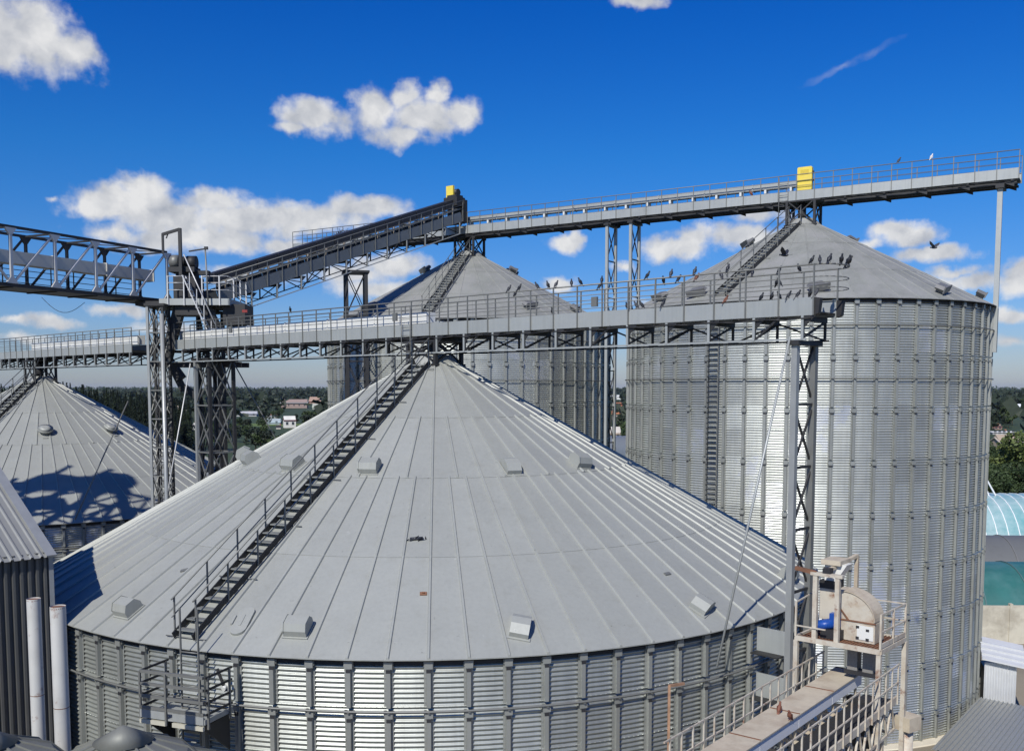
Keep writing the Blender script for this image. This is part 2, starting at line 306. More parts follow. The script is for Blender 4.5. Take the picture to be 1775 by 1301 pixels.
# ------------------------------------------------------------------ silos
A0 = (-2.90, 36.84); D0 = (-29.9, 62.1); B0 = (-2.89, 67.3); C0 = (16.07, 54.63)
def P_ring(r, th, z): return (r * sin(th), -r * cos(th), z)
class Silo:
    def __init__(s, R, H, rise, nb, bays, wall, roof, first, wind, rings, seam, phase, roofoff=.22):
        s.__dict__.update(locals()); s.Rw = R - roofoff; s.dth = 2 * pi / nb
        s.sl = rise / R
        # corrugated sheet shared by all
        p = .122; amp = .027; sub = 6; s.sh = 1.22
        def sheet(h, lift):
            m = MB(); rows = int(round(h / p * sub)); cols = bays * 2
            W = bays * s.dth; vs_ = []
            for j in range(rows + 1):
                z = j * p / sub; rr = s.Rw + lift + amp * cos(2 * pi * z / p)
                for i in range(cols + 1):
                    vs_.append(P_ring(rr, -W / 2 + W * i / cols, z))
            m.add(vs_, [(j * (cols + 1) + i, j * (cols + 1) + i + 1, (j + 1) * (cols + 1) + i + 1, (j + 1) * (cols + 1) + i) for j in range(rows) for i in range(cols)], True)
            # bolt heads down one lap and along the bottom
            for j in range(int(h / .061)):
                for dx in (-.028, .028):
                    if (j % 2) == (dx > 0):
                        c = Vector(P_ring(s.Rw + lift + amp + .004, -W / 2 + (.05 + dx) / s.Rw, j * .061 + .03)); e = .011
                        t = Vector((1, 0, 0)); o = Vector((0, -1, 0))
                        m.add([c - t * e, c + Vector((0, 0, -e)), c + t * e, c + Vector((0, 0, e)), c + o * .012], [(0, 1, 4), (1, 2, 4), (2, 3, 4), (3, 0, 4)])
            for i in range(int(W * s.Rw / .14)):
                c = Vector(P_ring(s.Rw + lift + amp, -W / 2 + .1 * 0 + (.07 + i * .14) / s.Rw, .0)); e = .012
                a = Vector(P_ring(1, -W / 2 + (.07 + i * .14) / s.Rw, 0)); t = Vector((-a.y, a.x, 0))
                m.add([c - t * e, c + Vector((0, 0, -e)), c + t * e, c + Vector((0, 0, e)), c + a * .012], [(0, 1, 4), (1, 2, 4), (2, 3, 4), (3, 0, 4)])
            return m.mesh('sheet', wall, fix=False)
        s.sheet_me = sheet(s.sh, 0)
        rows = int(H / s.sh); s.rest = H - rows * s.sh; s.rows = rows
        s.rest_n = int(s.rest / p); s.sheet_rest = sheet(max(1, s.rest_n) * p, 0)
        def hat(h):
            m = MB(); f, w, d = .115, .062, .105; r = s.Rw + .02
            prof = [(-f, 0), (-w, 0.0), (-w + .012, d), (w - .012, d), (w, 0), (f, 0)]
            vs_ = []
            for z in (0, h):
                for x, y in prof: vs_.append((x, -(r + y), z))
            m.add(vs_, [(i, i + 1, i + 7, i + 6) for i in range(5)])
            for k in range(int(h / .3)):
                for x in (-.09, .09): m.box(x - .01, x + .01, -(r + .012), -r, k * .3 + .1, k * .3 + .12)
            m.box(-.10, .10, -(r + d + .012), -(r + d - .02), h - .19, h + .0)        # splice plate over the joint
            m.box(-.12, -.115 + .02, -(r + d * .7), -r, h - .14, h - .01); m.box(.095, .12, -(r + d * .7), -r, h - .14, h - .01)
            k0 = len(m.f); m.box(-.055, .055, -(r + d + .004), -(r + d - .01), h - .29, h - .205)  # black patch paints in the shade of the open section end
            me = m.mesh('stiffener', stiff_m); me.materials.append(black_m)
            for p_ in me.polygons:
                if p_.index >= k0: p_.material_index = 1
            return me
        s.hat_full = hat(2.44 - .07); s.hat_first = hat(first - .07)
        n_full = int((H - first) / 2.44); s.hat_last_h = (H - first) - n_full * 2.44; s.n_full = n_full
        s.hat_last = hat(max(.3, s.hat_last_h - .07))
        # roof panels, one shared mesh per ring
        s.panels = []
        r0 = .35
        for k, (r1, n) in enumerate(rings):
            m = MB(); d = 2 * pi / n; lift = .010 * (len(rings) - k)
            def Z(r, up=0): return rise * (1 - r / R) + lift + up
            ra, rb = r0, r1 + .05 if k < len(rings) - 1 else r1 + .02
            sw = seam[0] / 2; shh = seam[1]
            la, lb = ra * cos(d / 2), rb * cos(d / 2)
            def pt(r, th, off, up):   # off: tangential metres
                x, y, z = P_ring(r, th, 0); t = (cos(th), sin(th)); return (x + t[0] * off, y + t[1] * off, Z(r, up))
            # sheet with a slight dish
            A_ = [pt(ra, -d / 2, sw, 0), pt(ra, 0, 0, -.004), pt(ra, d / 2, -sw, 0), pt(rb, -d / 2, sw, 0), pt(rb, 0, 0, -.004), pt(rb, d / 2, -sw, 0)]
            m.add(A_, [(0, 3, 4, 1), (1, 4, 5, 2)])
            S_ = []
            for r in (ra, rb):
                for off, up in ((-sw, 0), (-sw * .55, shh), (sw * .55, shh), (sw, 0)): S_.append(pt(r, -d / 2, off, up))
            m.add(S_, [(0, 4, 5, 1), (1, 5, 6, 2), (2, 6, 7, 3), (4, 7, 6, 5), (0, 1, 2, 3)])
            if k == len(rings) - 1:   # turned-down drip edge
                m.add([pt(rb, -d / 2, 0, .0), pt(rb, d / 2, 0, 0), pt(rb, d / 2, 0, -.025), pt(rb, -d / 2, 0, -.025)], [(0, 3, 2, 1)])
            s.panels.append((m.mesh('roof_panel', roof, fix=False), n)); r0 = r1
    def place(s, name, c, label, phase, facing):
        root = empty(name, (c[0], c[1], GZ), 0, label, 'silo', 'grain silos of the elevator')
        H = s.H; lim = 1.75
        def ang(th): return abs((th - facing + pi) % (2 * pi) - pi)
        stuff_s = []; stuff_h = []
        nsheet = s.nb // s.bays
        for k in range(s.rows + 1):
            z = H - (k + 1) * s.sh; sh = (k % 2) * s.dth + (0.5 * s.dth)
            me = s.sheet_me
            if k == s.rows:
                me = s.sheet_rest; z = 0
                if s.rest_n < 1: continue
            for i in range(nsheet):
                th = phase + sh + i * s.bays * s.dth + (0.5 * s.dth if s.bays % 2 == 0 else 0)
                if ang(th) < lim: put(me, 'wall_sheet', root, (0, 0, z), (0, 0, th))
                else: stuff_s.append((me, th, z))
        for i in range(s.nb):
            th = phase + i * s.dth; a = ang(th)
            segs = [(s.hat_first, H - s.first)] + [(s.hat_full, H - s.first - (k + 1) * 2.44) for k in range(s.n_full)] + [(s.hat_last, 0)]
            for me, z in segs:
                if a < 1.62 and z > -1: put(me, 'stiffener', root, (0, 0, z), (0, 0, th))
                else: stuff_h.append((me, th, z))
        for lst, nm, mt in ((stuff_s, 'rear_wall_sheets', s.wall), (stuff_h, 'rear_stiffeners', stiff_m)):
            m = MB()
            for me, th, z in lst:
                R_ = Matrix.Translation((0, 0, z)) @ Matrix.Rotation(th, 4, 'Z')
                m.add([R_ @ v.co for v in me.vertices], [tuple(p.vertices) for p in me.polygons], nm.endswith('sheets'))
            o = m.build(nm, mt, root, fix=False); o['kind'] = 'stuff'
        for me, n in s.panels:
            d = 2 * pi / n
            for i in range(n): put(me, 'roof_panel', root, (0, 0, H), (0, 0, phase + d / 2 + i * d))
        # cap collar
        m = MB(); n = 24; top = H + s.rise
        rc = [(.95, -.95 * s.sl + .05), (.62, -.62 * s.sl + .22), (.55, -.30), (.0, -.28)]
        for j in range(3):
            a, b = rc[j], rc[j + 1]; vs_ = []
            for rr, zz in (a, b):
                for i in range(n): t = 2 * pi * i / n; vs_.append((rr * cos(t), rr * sin(t), top + zz))
            m.add(vs_, [(i, (i + 1) % n, n + (i + 1) % n, n + i) for i in range(n)])
        m.build('cap_collar', s.roof, root, fix=False)
        # wind rings: tube + small brackets
        for w in s.wind:
            m = MB(); nn = s.nb; rr = s.Rw + .175
            for i in range(nn):
                a = Vector(P_ring(rr, phase + i * s.dth, H - w)); b = Vector(P_ring(rr, phase + (i + 1) * s.dth, H - w)); m.tube(a, b, .028, 6, caps=False)
            m.build('wind_ring', steel_m, root)
            m = MB()
            for i in range(nn):
                th = phase + i * s.dth; a = Vector(P_ring(s.Rw + .1, th, H - w - .03)); b = Vector(P_ring(rr + .03, th, H - w - .03)); m.bar(a, b, .05, .02)
            o = m.build('wind_ring_brackets', steel_m, root); o['kind'] = 'stuff'
        # eave underside, black ring painting in the shade below it, and footing
        m = MB(); n = s.nb; vs_ = []
        for rr, zz in ((s.Rw - .05, H - .02), (s.R + .0, H - .055)):
            for i in range(n): vs_.append(P_ring(rr, phase + i * 2 * pi / n, zz))
        m.add(vs_, [(i, (i + 1) % n, n + (i + 1) % n, n + i) for i in range(n)]); m.build('eave_soffit', dark_steel_m, root, fix=False)
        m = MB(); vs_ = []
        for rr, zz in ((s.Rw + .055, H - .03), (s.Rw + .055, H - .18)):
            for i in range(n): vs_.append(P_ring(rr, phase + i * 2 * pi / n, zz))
        m.add(vs_, [(i, n + i, n + (i + 1) % n, (i + 1) % n) for i in range(n)]); m.build('eave_shade_ring', black_m, root, fix=False)
        m = MB(); m.tube((0, 0, -.5), (0, 0, .06), s.R + .35, 64); m.build('footing', foot_m, root)
        return root
    def on_roof(s, r, th, up=0): return Vector((r * sin(th), -r * cos(th), s.H + s.rise * (1 - r / s.R) + up))

big = Silo(14.0, 10.53, 7.81, 90, 3, wall_m, roof_m, 1.22, (1.30,), [(4.2, 30), (7.3, 60), (10.6, 90), (14.0, 90)], (.085, .055), 0)
tall = Silo(9.72, 21.11, 5.23, 60, 2, wall2_m, old_roof_m, 2.55, (1.22, 3.66), [(3.4, 30), (6.6, 30), (9.72, 60)], (.07, .018), 0)
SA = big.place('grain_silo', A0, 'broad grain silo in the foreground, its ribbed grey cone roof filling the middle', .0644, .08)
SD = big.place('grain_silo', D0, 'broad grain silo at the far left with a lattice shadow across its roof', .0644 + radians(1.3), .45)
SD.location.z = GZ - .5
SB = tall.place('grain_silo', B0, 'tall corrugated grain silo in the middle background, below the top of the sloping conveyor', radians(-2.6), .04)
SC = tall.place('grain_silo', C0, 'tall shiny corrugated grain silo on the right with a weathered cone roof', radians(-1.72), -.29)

# ------------------------------------------------------------------ roof vents, hatch (fixed to the roofs: parts of the silo)
def vent_mesh(kind):
    # local: x tangential, y down-slope (outwards), z up off the roof plane
    m = MB()
    if kind == 'hood':
        w, l, h = .27, .30, .36
        prof = [(-w, 0), (-w, h * .55), (-w * .55, h), (w * .55, h), (w, h * .55), (w, 0)]
        m.prism(prof, 1, -l, l)
        m.prism([(-w * 1.06, h * .5), (-w * 1.06, h * .6), (-w * .58, h * 1.06), (w * .58, h * 1.06), (w * 1.06, h * .6), (w * 1.06, h * .5), (w, h * .55), (w * .55, h), (-w * .55, h), (-w, h * .55)], 1, -l, -l + .03)
        m.box(-w * 1.15, w * 1.15, -l * 1.1, l * 1.1, -.01, .025)
    elif kind == 'box':
        prof = [(-.36, 0), (-.30, .20), (-.10, .30), (.14, .30), (.36, .16), (.36, .0)]
        m.prism(prof, 1, -.24, .24); m.box(-.42, .42, -.30, .30, -.01, .02)
    elif kind == 'cap':
        m.tube((0, 0, 0), (0, 0, .22), .26, 20); m.tube((0, 0, .20), (0, 0, .32), .42, 24); m.tube((0, 0, .32), (0, 0, .40), .42, 24, .15)
        m.box(-.1, .16, .52, .66, 0, .05)
    else:   # open cowl on stand, as on the tall silos
        m.box(-.20, .20, -.20, .20, 0, .16); m.prism([(-.46, .22), (-.34, .12), (.34, .12), (.46, .22), (.30, .36), (-.30, .36)], 1, -.24, .24)
        m.box(-.50, .50, .20, .26, .08, .40)
    return m.mesh('roof_vent', steel_m if kind == 'cowl' else roof_m)
VM_ = {k: vent_mesh(k) for k in ('hood', 'box', 'cap', 'cowl')}
VM_['cowl'].materials[0] = material('vent_grey', (.17, .17, .165), .5, .3, .15, 3)
def vent(silo, root, kind, r, thd, yaw=0):
    th = radians(thd); p = silo.on_roof(r, th, .02); sl = math.atan(silo.sl)
    o = put(VM_[kind], 'roof_vent', root, p)
    z = Vector((sin(th) * sin(sl), -cos(th) * sin(sl), cos(sl))); y = Vector((sin(th) * cos(sl), -cos(th) * cos(sl), -sin(sl))); x = y.cross(z)
    o.rotation_euler = (Matrix((x, y, z)).transposed() @ Matrix.Rotation(radians(yaw), 3, 'Z')).to_euler(); return o
for th in (-12.3, 24.1, 47.4, -36.3, -60, -78): vent(big, SA, 'hood' if th != 24.1 else 'box', 6.95, th, 90 if th < 30 else 80)
for th, k, yaw in ((-34.3, 'hood', 90), (-10.5, 'hood', 90), (13.6, 'box', 70), (37.9, 'box', 20), (62, 'hood', 90)): vent(big, SA, k, 13.2, th, yaw)
for r, th in ((6.2, 27), (6.2, 62), (6.2, -5), (12.9, 60)): vent(big, SD, 'cap', r, th)
for th in (-80, -45, 28, 55, 80, 110): vent(tall, SB, 'cowl', 2.9 if th in (-80, 80, 110) else 8.3, th, 20)
for r, th, yaw in ((2.9, -92, 10), (2.6, 95, 0), (8.9, -50, 15), (9.0, -12, 20), (9.0, 28, 25), (9.0, 55, 10), (8.9, -68, 0)): vent(tall, SC, 'cowl', r, th, yaw)
def flat_on(silo, root, name, mb, mat, r, thd, yaw=0, up=.015):
    th = radians(thd); p = silo.on_roof(r, th, up); sl = math.atan(silo.sl)
    z = Vector((sin(th) * sin(sl), -cos(th) * sin(sl), cos(sl))); y = Vector((sin(th) * cos(sl), -cos(th) * cos(sl), -sin(sl))); x = y.cross(z)
    o = mb.build(name, mat, root, p); o.rotation_euler = (Matrix((x, y, z)).transposed() @ Matrix.Rotation(radians(yaw), 3, 'Z')).to_euler(); return o
m = MB(); pl = [(.22 * cos(t), (.28 if sin(t) >= 0 else -.28) + .22 * sin(t)) for t in [i * pi / 12 for i in range(24)]]
m.prism(pl, 2, 0, .06); m.box(.20, .25, -.16, .16, .01, .10); m.box(-.03, .03, -.2, .2, .06, .075); flat_on(big, SA, 'inspection_hatch', m, roof_m, 13.05, -17.6, 8)
m = MB(); m.box(-.09, .09, -.06, .06, 0, .02); m.box(-.03, .03, -.02, .02, .02, .06); flat_on(big, SA, 'roof_fitting', m, rust_m, 11.95, 2.9)
m = MB(); m.box(-.11, .11, -.05, .05, 0, .03); flat_on(big, SA, 'roof_fitting', m, steel_m, 11.9, 38)
m = MB(); m.box(-.11, .11, -.05, .05, 0, .03); flat_on(big, SA, 'roof_fitting', m, steel_m, 11.6, -33, 30)

# ------------------------------------------------------------------ roof stairs
def roof_stair(silo, sroot, thd, r_in, r_out, label, w=.62, dark=False):
    th = radians(thd); c = sroot.location
    a = silo.on_roof(r_in, th); b = silo.on_roof(r_out, th)
    root = empty('roof_stair', (c.x + b.x, c.y + b.y, c.z + b.z), atan2(b.y - a.y, b.x - a.x), label, 'stair', 'steel stairs up the silo roofs')
    # local x outwards/down the slope from a(-Lh) to b(0)
    Lh = (Vector((b.x, b.y)) - Vector((a.x, a.y))).length; rise = a.z - b.z; sl = rise / Lh; up = .16
    def Q(x, y, z): return (x, y, -x * sl + up + z)
    for y in (-w / 2, w / 2):
        m = MB(); m.bar(Q(-Lh, y, 0), Q(0, y, 0), .03, .17); m.build('stringer', dark_steel_m if not dark else dark_steel_m, root)
    n = int(Lh / .355); tm = MB(); tm.box(-.11, .11, -w / 2 + .02, w / 2 - .02, -.018, .018); tme = tm.mesh('tread', stiff_m)
    for i in range(n): put(tme, 'tread', root, Q(-Lh + .2 + i * .355, 0, .0))
    k = 0; pm = MB(); pm.box(-.018, .018, -.018, .018, -.08, .92); pme = pm.mesh('post', steel_m)
    xs = [-Lh + .15 + (Lh - .25) * i / round(Lh / 1.3) for i in range(round(Lh / 1.3) + 1)]
    for y in (-w / 2 - .03, w / 2 + .03):
        for x in xs: put(pme, 'post', root, Q(x, y, 0))
        for h, r in ((.92, .022), (.47, .016)):
            m = MB(); m.tube(Q(-Lh + .1, y, h), Q(0, y, h), r, 8); m.build('handrail', steel_m, root)
    bm_ = MB(); bm_.tube((0, -w / 2 - .32, -.06), (0, w / 2 + .32, -.06), .016, 6); bme = bm_.mesh('bearer', steel_m)
    for i in range(round(Lh / 2.0) + 1): put(bme, 'bearer', root, Q(-Lh + .3 + i * (Lh - .4) / round(Lh / 2.0), 0, -.04))
    return root
roof_stair(big, SA, -22.8, 1.0, 13.85, 'long steel stair with handrails up the roof of the foreground silo')
roof_stair(big, SD, -6, 1.0, 13.5, 'steel stair up the roof of the silo at the left edge of the picture')
roof_stair(tall, SB, -13.3, 1.0, 9.3, 'dark steel stair up the weathered roof of the middle background silo')
roof_stair(tall, SC, -40.7, 1.0, 9.3, 'steel stair up the weathered roof of the right-hand shiny silo')

# ------------------------------------------------------------------ conveyor bridges
def bridge(name, base, d, z, s0, s1, label, width=1.4, ph=.47, rail=.84, kind='hung', box=None, step=1.0, hang=.62, box_m=None, under=1.4, slope=0.0, legs=False, end_rail=False, lowfar=True, group='conveyor bridges'):
    """near toe-plate line starts at base (x,y) + s*d; local x along, y across to the far side, z up from the plate bottom"""
    ang = atan2(d[1], d[0]); root = empty(name, (base[0] + d[0] * s0, base[1] + d[1] * s0, z), ang, label, 'conveyor bridge', group)
    L_ = s1 - s0; w = width
    def Q(x, y, zz): return Vector((x, y, zz + slope * x))
    n = int(round(L_ / step)); st = L_ / n
    dn = Vector((1, 0, slope)).normalized(); rz = (0, -math.atan(slope), 0); hl = st * sqrt(1 + slope * slope)
    pm = MB(); pm.box(.016, hl - .016, -.012, .012, 0, ph); pm.box(.016, hl - .016, -.012, .05, ph - .012, ph); pm.box(.008, hl - .008, -.012, .05, 0, .012); pme = pm.mesh('toe_plate', plate_m if kind != 'dark' else material('blue_grey_plate', (.15, .165, .17), .5, .3, .15, 1.2, objvar=.05, rust=.04))
    po = MB(); po.box(-.02, .02, -.016, .016, 0, ph + rail); pos_me = po.mesh('post', steel_m)
    for i in range(n):
        for y, sg in ((0, 1), (w, -1)):
            o = put(pme, 'toe_plate', root, Q(i * st, y, 0), rz)
            if sg < 0: o.scale = (1, -1, 1)
    for i in range(n + 1):
        for y in (-.03, w + .03): put(pos_me, 'post', root, Q(i * st, y, 0))
    for y in (-.03, w + .03):
        for h, r in ((ph + rail, .024), (ph + rail * .62, .013), (ph + rail * .30, .013)):
            m = MB(); m.tube(Q(0, y, h), Q(L_, y, h), r, 8)
            m.build('handrail', steel_m, root)
    if end_rail:
        for h, r in ((ph + rail, .024), (ph + rail * .62, .013), (ph + rail * .30, .013)):
            pts = [Q(L_ + .55 * sin(t), w / 2 - (w / 2 + .03) * cos(t), h) for t in [i * pi / 10 for i in range(11)]]
            m = MB(); m.path(pts, r); m.build('end_rail', steel_m, root)
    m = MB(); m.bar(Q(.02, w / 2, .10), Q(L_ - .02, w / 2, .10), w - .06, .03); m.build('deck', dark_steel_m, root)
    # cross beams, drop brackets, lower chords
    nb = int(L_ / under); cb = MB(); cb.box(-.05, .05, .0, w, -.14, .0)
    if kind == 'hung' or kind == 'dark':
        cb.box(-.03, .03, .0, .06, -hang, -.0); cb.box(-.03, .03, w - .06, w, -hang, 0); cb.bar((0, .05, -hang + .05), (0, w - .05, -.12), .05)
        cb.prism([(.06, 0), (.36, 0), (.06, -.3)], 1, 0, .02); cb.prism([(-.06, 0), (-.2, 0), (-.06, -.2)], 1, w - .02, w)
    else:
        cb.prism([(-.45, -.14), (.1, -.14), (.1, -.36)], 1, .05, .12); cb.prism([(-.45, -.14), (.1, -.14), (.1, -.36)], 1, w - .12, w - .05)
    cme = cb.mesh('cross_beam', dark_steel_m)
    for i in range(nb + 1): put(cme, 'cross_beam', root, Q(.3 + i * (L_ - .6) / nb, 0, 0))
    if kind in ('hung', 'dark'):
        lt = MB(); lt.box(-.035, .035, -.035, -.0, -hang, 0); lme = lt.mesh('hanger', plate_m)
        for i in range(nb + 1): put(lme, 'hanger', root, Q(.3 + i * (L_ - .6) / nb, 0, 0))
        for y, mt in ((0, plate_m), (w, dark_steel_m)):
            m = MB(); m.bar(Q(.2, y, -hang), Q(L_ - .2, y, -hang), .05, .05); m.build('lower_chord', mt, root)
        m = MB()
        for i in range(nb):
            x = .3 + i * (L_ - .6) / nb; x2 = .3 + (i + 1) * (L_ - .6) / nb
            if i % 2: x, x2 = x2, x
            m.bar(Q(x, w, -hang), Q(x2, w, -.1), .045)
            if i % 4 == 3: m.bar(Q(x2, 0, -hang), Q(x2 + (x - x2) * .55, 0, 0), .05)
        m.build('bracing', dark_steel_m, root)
    else:
        for y in (.15, w / 2, w - .15):
            m = MB(); m.bar(Q(.1, y, -.17), Q(L_ - .1, y, -.17), .08, .12); m.build('long_beam', dark_steel_m, root)
    if box:
        b0, b1, y0, y1, z0, z1, bm = box; k = int(round((b1 - b0) / 3.0)); sg = (b1 - b0) / k
        for i in range(k):
            m = MB(); x = b0 - s0 + i * sg
            for (ya, yb, za, zb, xa, xb) in ((y0, y1, z0, z1, .03, sg - .03), (y0 - .03, y1 + .03, z0 - .03, z1 + .03, -.03, .03)):
                a = Q(x + xa, 0, 0); bq = Q(x + xb, 0, 0)
                m.add([(a.x, ya, a.z + za), (a.x, yb, a.z + za), (a.x, yb, a.z + zb), (a.x, ya, a.z + zb), (bq.x, ya, bq.z + za), (bq.x, yb, bq.z + za), (bq.x, yb, bq.z + zb), (bq.x, ya, bq.z + zb)],
                      [(0, 1, 2, 3), (7, 6, 5, 4), (0, 4, 5, 1), (1, 5, 6, 2), (2, 6, 7, 3), (3, 7, 4, 0)])
            m.build('conveyor_casing', bm, root)
            if legs:
                m = MB(); 
                for q in (.25, .75): a = Q(x + sg * q, 0, 0); m.box(a.x - .06, a.x + .06, y0, y1, a.z + .12, a.z + z0)
                m.build('conveyor_leg', white_m, root)
    return root
dA = (.729, -.684); nA = (.684, .729)
bA = (A0[0] - .7 * nA[0], A0[1] - .7 * nA[1])
bridgeA = bridge('conveyor_bridge', bA, dA, 1.90, -19.4, 15.45, 'long level conveyor bridge above the foreground silo, pigeons all along its rails', 1.35, box=(-18.6, -.1, .40, .85, .44, .92, white_m), end_rail=True)
bridgeD = bridge('conveyor_bridge', bA, dA, 1.88, -52.0, -23.0, 'level conveyor bridge at the left edge, above the silo with the lattice shadow', 1.35, box=(-37.5, -23.2, .40, .85, .44, .92, white_m))
dB = (.851, -.525); nB = (-dB[1], dB[0])
bB = (B0[0] - .75 * nB[0], B0[1] - .75 * nB[1])
bridgeB = bridge('conveyor_bridge', bB, dB, 10.33, -15.6, 33.3, 'highest conveyor bridge, running level against the sky over both tall silos', 1.5, ph=.52, rail=.86, kind='fins', box=(-.5, 22.6, .45, .85, .84, 1.16, plate_m), legs=True, under=2.0)

# end cheeks of the toe plates (dark channel ends)
for y in (0, 1.35):
    m = MB(); m.prism([(34.85, 0), (34.85, .47), (35.02, .44), (34.98, .05)], 1, y, y + .16); m.build('end_cheek', dark_steel_m, bridgeA)
# drive unit over the foreground apex
def drive_unit(parent, x, y, z, mt=None):
    m = MB(); m.box(x, x + .5, y, y + .45, z, z + .42); m.build('drive_housing', mt or white_m, parent)
    m = MB(); m.tube((x + .62, y + .05, z + .3), (x + .62, y + .45, z + .3), .13, 14); m.box(x + .5, x + .75, y + .1, y + .4, z, z + .2); m.build('drive_motor', dark_steel_m, parent)
drive_unit(bridgeA, 19.3, .72, .15); drive_unit(bridgeD, 14.0, .72, .15)

def cap_frame(silo, sroot, zb, ang, label, w=1.3):
    c = sroot.location; top = c.z + silo.H + silo.rise
    root = empty('cap_frame', (c.x, c.y, top), ang, label, 'support frame', 'frames carrying the bridges on the silo tops')
    zt = zb - top - .14; r = .75; legs = []
    for sx in (-1, 1):
        for sy in (-1, 1):
            p = (sx * r, sy * w / 2, -r * 1.15 * silo.sl); m = MB(); m.bar(p, (sx * r, sy * w / 2, zt), .13, .13); m.box(p[0] - .12, p[0] + .12, p[1] - .12, p[1] + .12, p[2] - .06, p[2] + .02); m.build('leg', dark_steel_m, root); legs.append(p)
    for sy in (-1, 1):
        m = MB(); m.bar((-r, sy * w / 2, legs[0][2] + .05), (r, sy * w / 2, zt), .06); m.bar((r, sy * w / 2, legs[0][2] + .05), (-r, sy * w / 2, zt), .06); m.build('cross_brace', dark_steel_m, root)
    for sx in (-1, 1):
        m = MB(); m.bar((sx * r, -w / 2, legs[0][2] + .05), (sx * r, w / 2, zt), .06); m.bar((sx * r, w / 2, legs[0][2] + .05), (sx * r, -w / 2, zt), .06); m.build('cross_brace', dark_steel_m, root)
    m = MB(); m.box(-r - .3, r + .3, -w / 2 - .05, w / 2 + .05, zt - .08, zt); m.build('head_plate', dark_steel_m, root)
    m = MB(); m.tube((-.1, 0, -.35), (-.1, 0, zt), .22, 14); m.build('inlet_spout', dark_steel_m, root)
    return root
aA = atan2(dA[1], dA[0]); aB = atan2(dB[1], dB[0])
cap_frame(big, SA, 1.9, aA, 'short dark steel frame between the foreground silo cap and its bridge')
cap_frame(big, SD, 1.88, aA, 'short dark steel frame on the cap of the left-hand silo')
cap_frame(tall, SB, 10.33, aB, 'dark steel frame on the cap of the middle background silo')
cap_frame(tall, SC, 10.33, aB, 'dark steel frame on the cap of the right-hand shiny silo')
def bridge_ladder(name, base, d, s, z0, z1, label, w=.5):
    root = empty(name, (base[0] + d[0] * s, base[1] + d[1] * s, z0), atan2(d[1], d[0]), label, 'ladder', 'ladders from the stairs to the bridges')
    for x in (0, w): m = MB(); m.tube((x, -.12, 0), (x, -.12, z1 - z0), .022, 6); m.build('rail', steel_m, root)
    n = int((z1 - z0) / .3); m = MB(); m.tube((0, -.12, 0), (w, -.12, 0), .014, 6); me = m.mesh('rung', steel_m)
    for i in range(n): put(me, 'rung', root, (0, 0, .15 + i * .3))
    return root
bridge_ladder('access_ladder', bA, dA, -.95, .9, 3.0, 'short steel ladder from the foreground roof stair up to the bridge')
bridge_ladder('access_ladder', bB, dB, 21.4, 9.0, 11.6, 'steel ladder from the right-hand silo stair up to the highest bridge')

for br, L_, hh in ((bridgeA, 34.8, .30), (bridgeB, 48.9, .22)):
    m = MB(); n = int(L_ / 1.5)
    for i in range(n):
        a, b = i * L_ / n, (i + 1) * L_ / n; m.tube((a, -.05, -.06), ((a + b) / 2, -.05, -.10), .016, 5); m.tube(((a + b) / 2, -.05, -.10), (b, -.05, -.06), .016, 5)
    m.build('cable', black_m, br)
for x in (6.2, 17.9, 27.5): m = MB(); m.box(x, x + .22, -.10, -.02, .62, .92); m.build('junction_box', steel_m, bridgeA)

# ------------------------------------------------------------------ lattice columns
def lattice_bent(name, p, axis, w, z0, z1, label, col_m, brace_m, cw=.16, bay=1.6, depth=0, group=None, cat='support tower', front_m=None, step_brace=.05):
    """two (or four) columns; local x = axis direction"""
    root = empty(name, (p[0], p[1], z0), atan2(axis[1], axis[0]), label, cat, group); H = z1 - z0
    ys = (0,) if not depth else (0, depth)
    for j, y in enumerate(ys):
        for i, x in enumerate((0, w)):
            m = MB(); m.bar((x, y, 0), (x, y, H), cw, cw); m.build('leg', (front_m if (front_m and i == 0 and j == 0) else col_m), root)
    n = max(1, int(H / bay)); b = H / n
    pairs = [((0, y), (w, y)) for y in ys] + ([((x, 0), (x, depth)) for x in (0, w)] if depth else [])
    me_cache = {}
    for k, (a, c) in enumerate(pairs):
        m = MB(); m.bar((a[0], a[1], .05), (c[0], c[1], b - .05), step_brace); m.bar((c[0] + .03, c[1] + .03, .05), (a[0] + .03, a[1] + .03, b - .05), step_brace); m.bar((a[0], a[1], 0), (c[0], c[1], 0), step_brace * 1.3)
        me = m.mesh('cross_brace', brace_m)
        for i in range(n): put(me, 'cross_brace', root, (0, 0, i * b))
    m = MB(); m.box(-cw, w + cw, -cw, (ys[-1]) + cw, H - .12, H); m.build('head_plate', dark_steel_m, root)
    return root
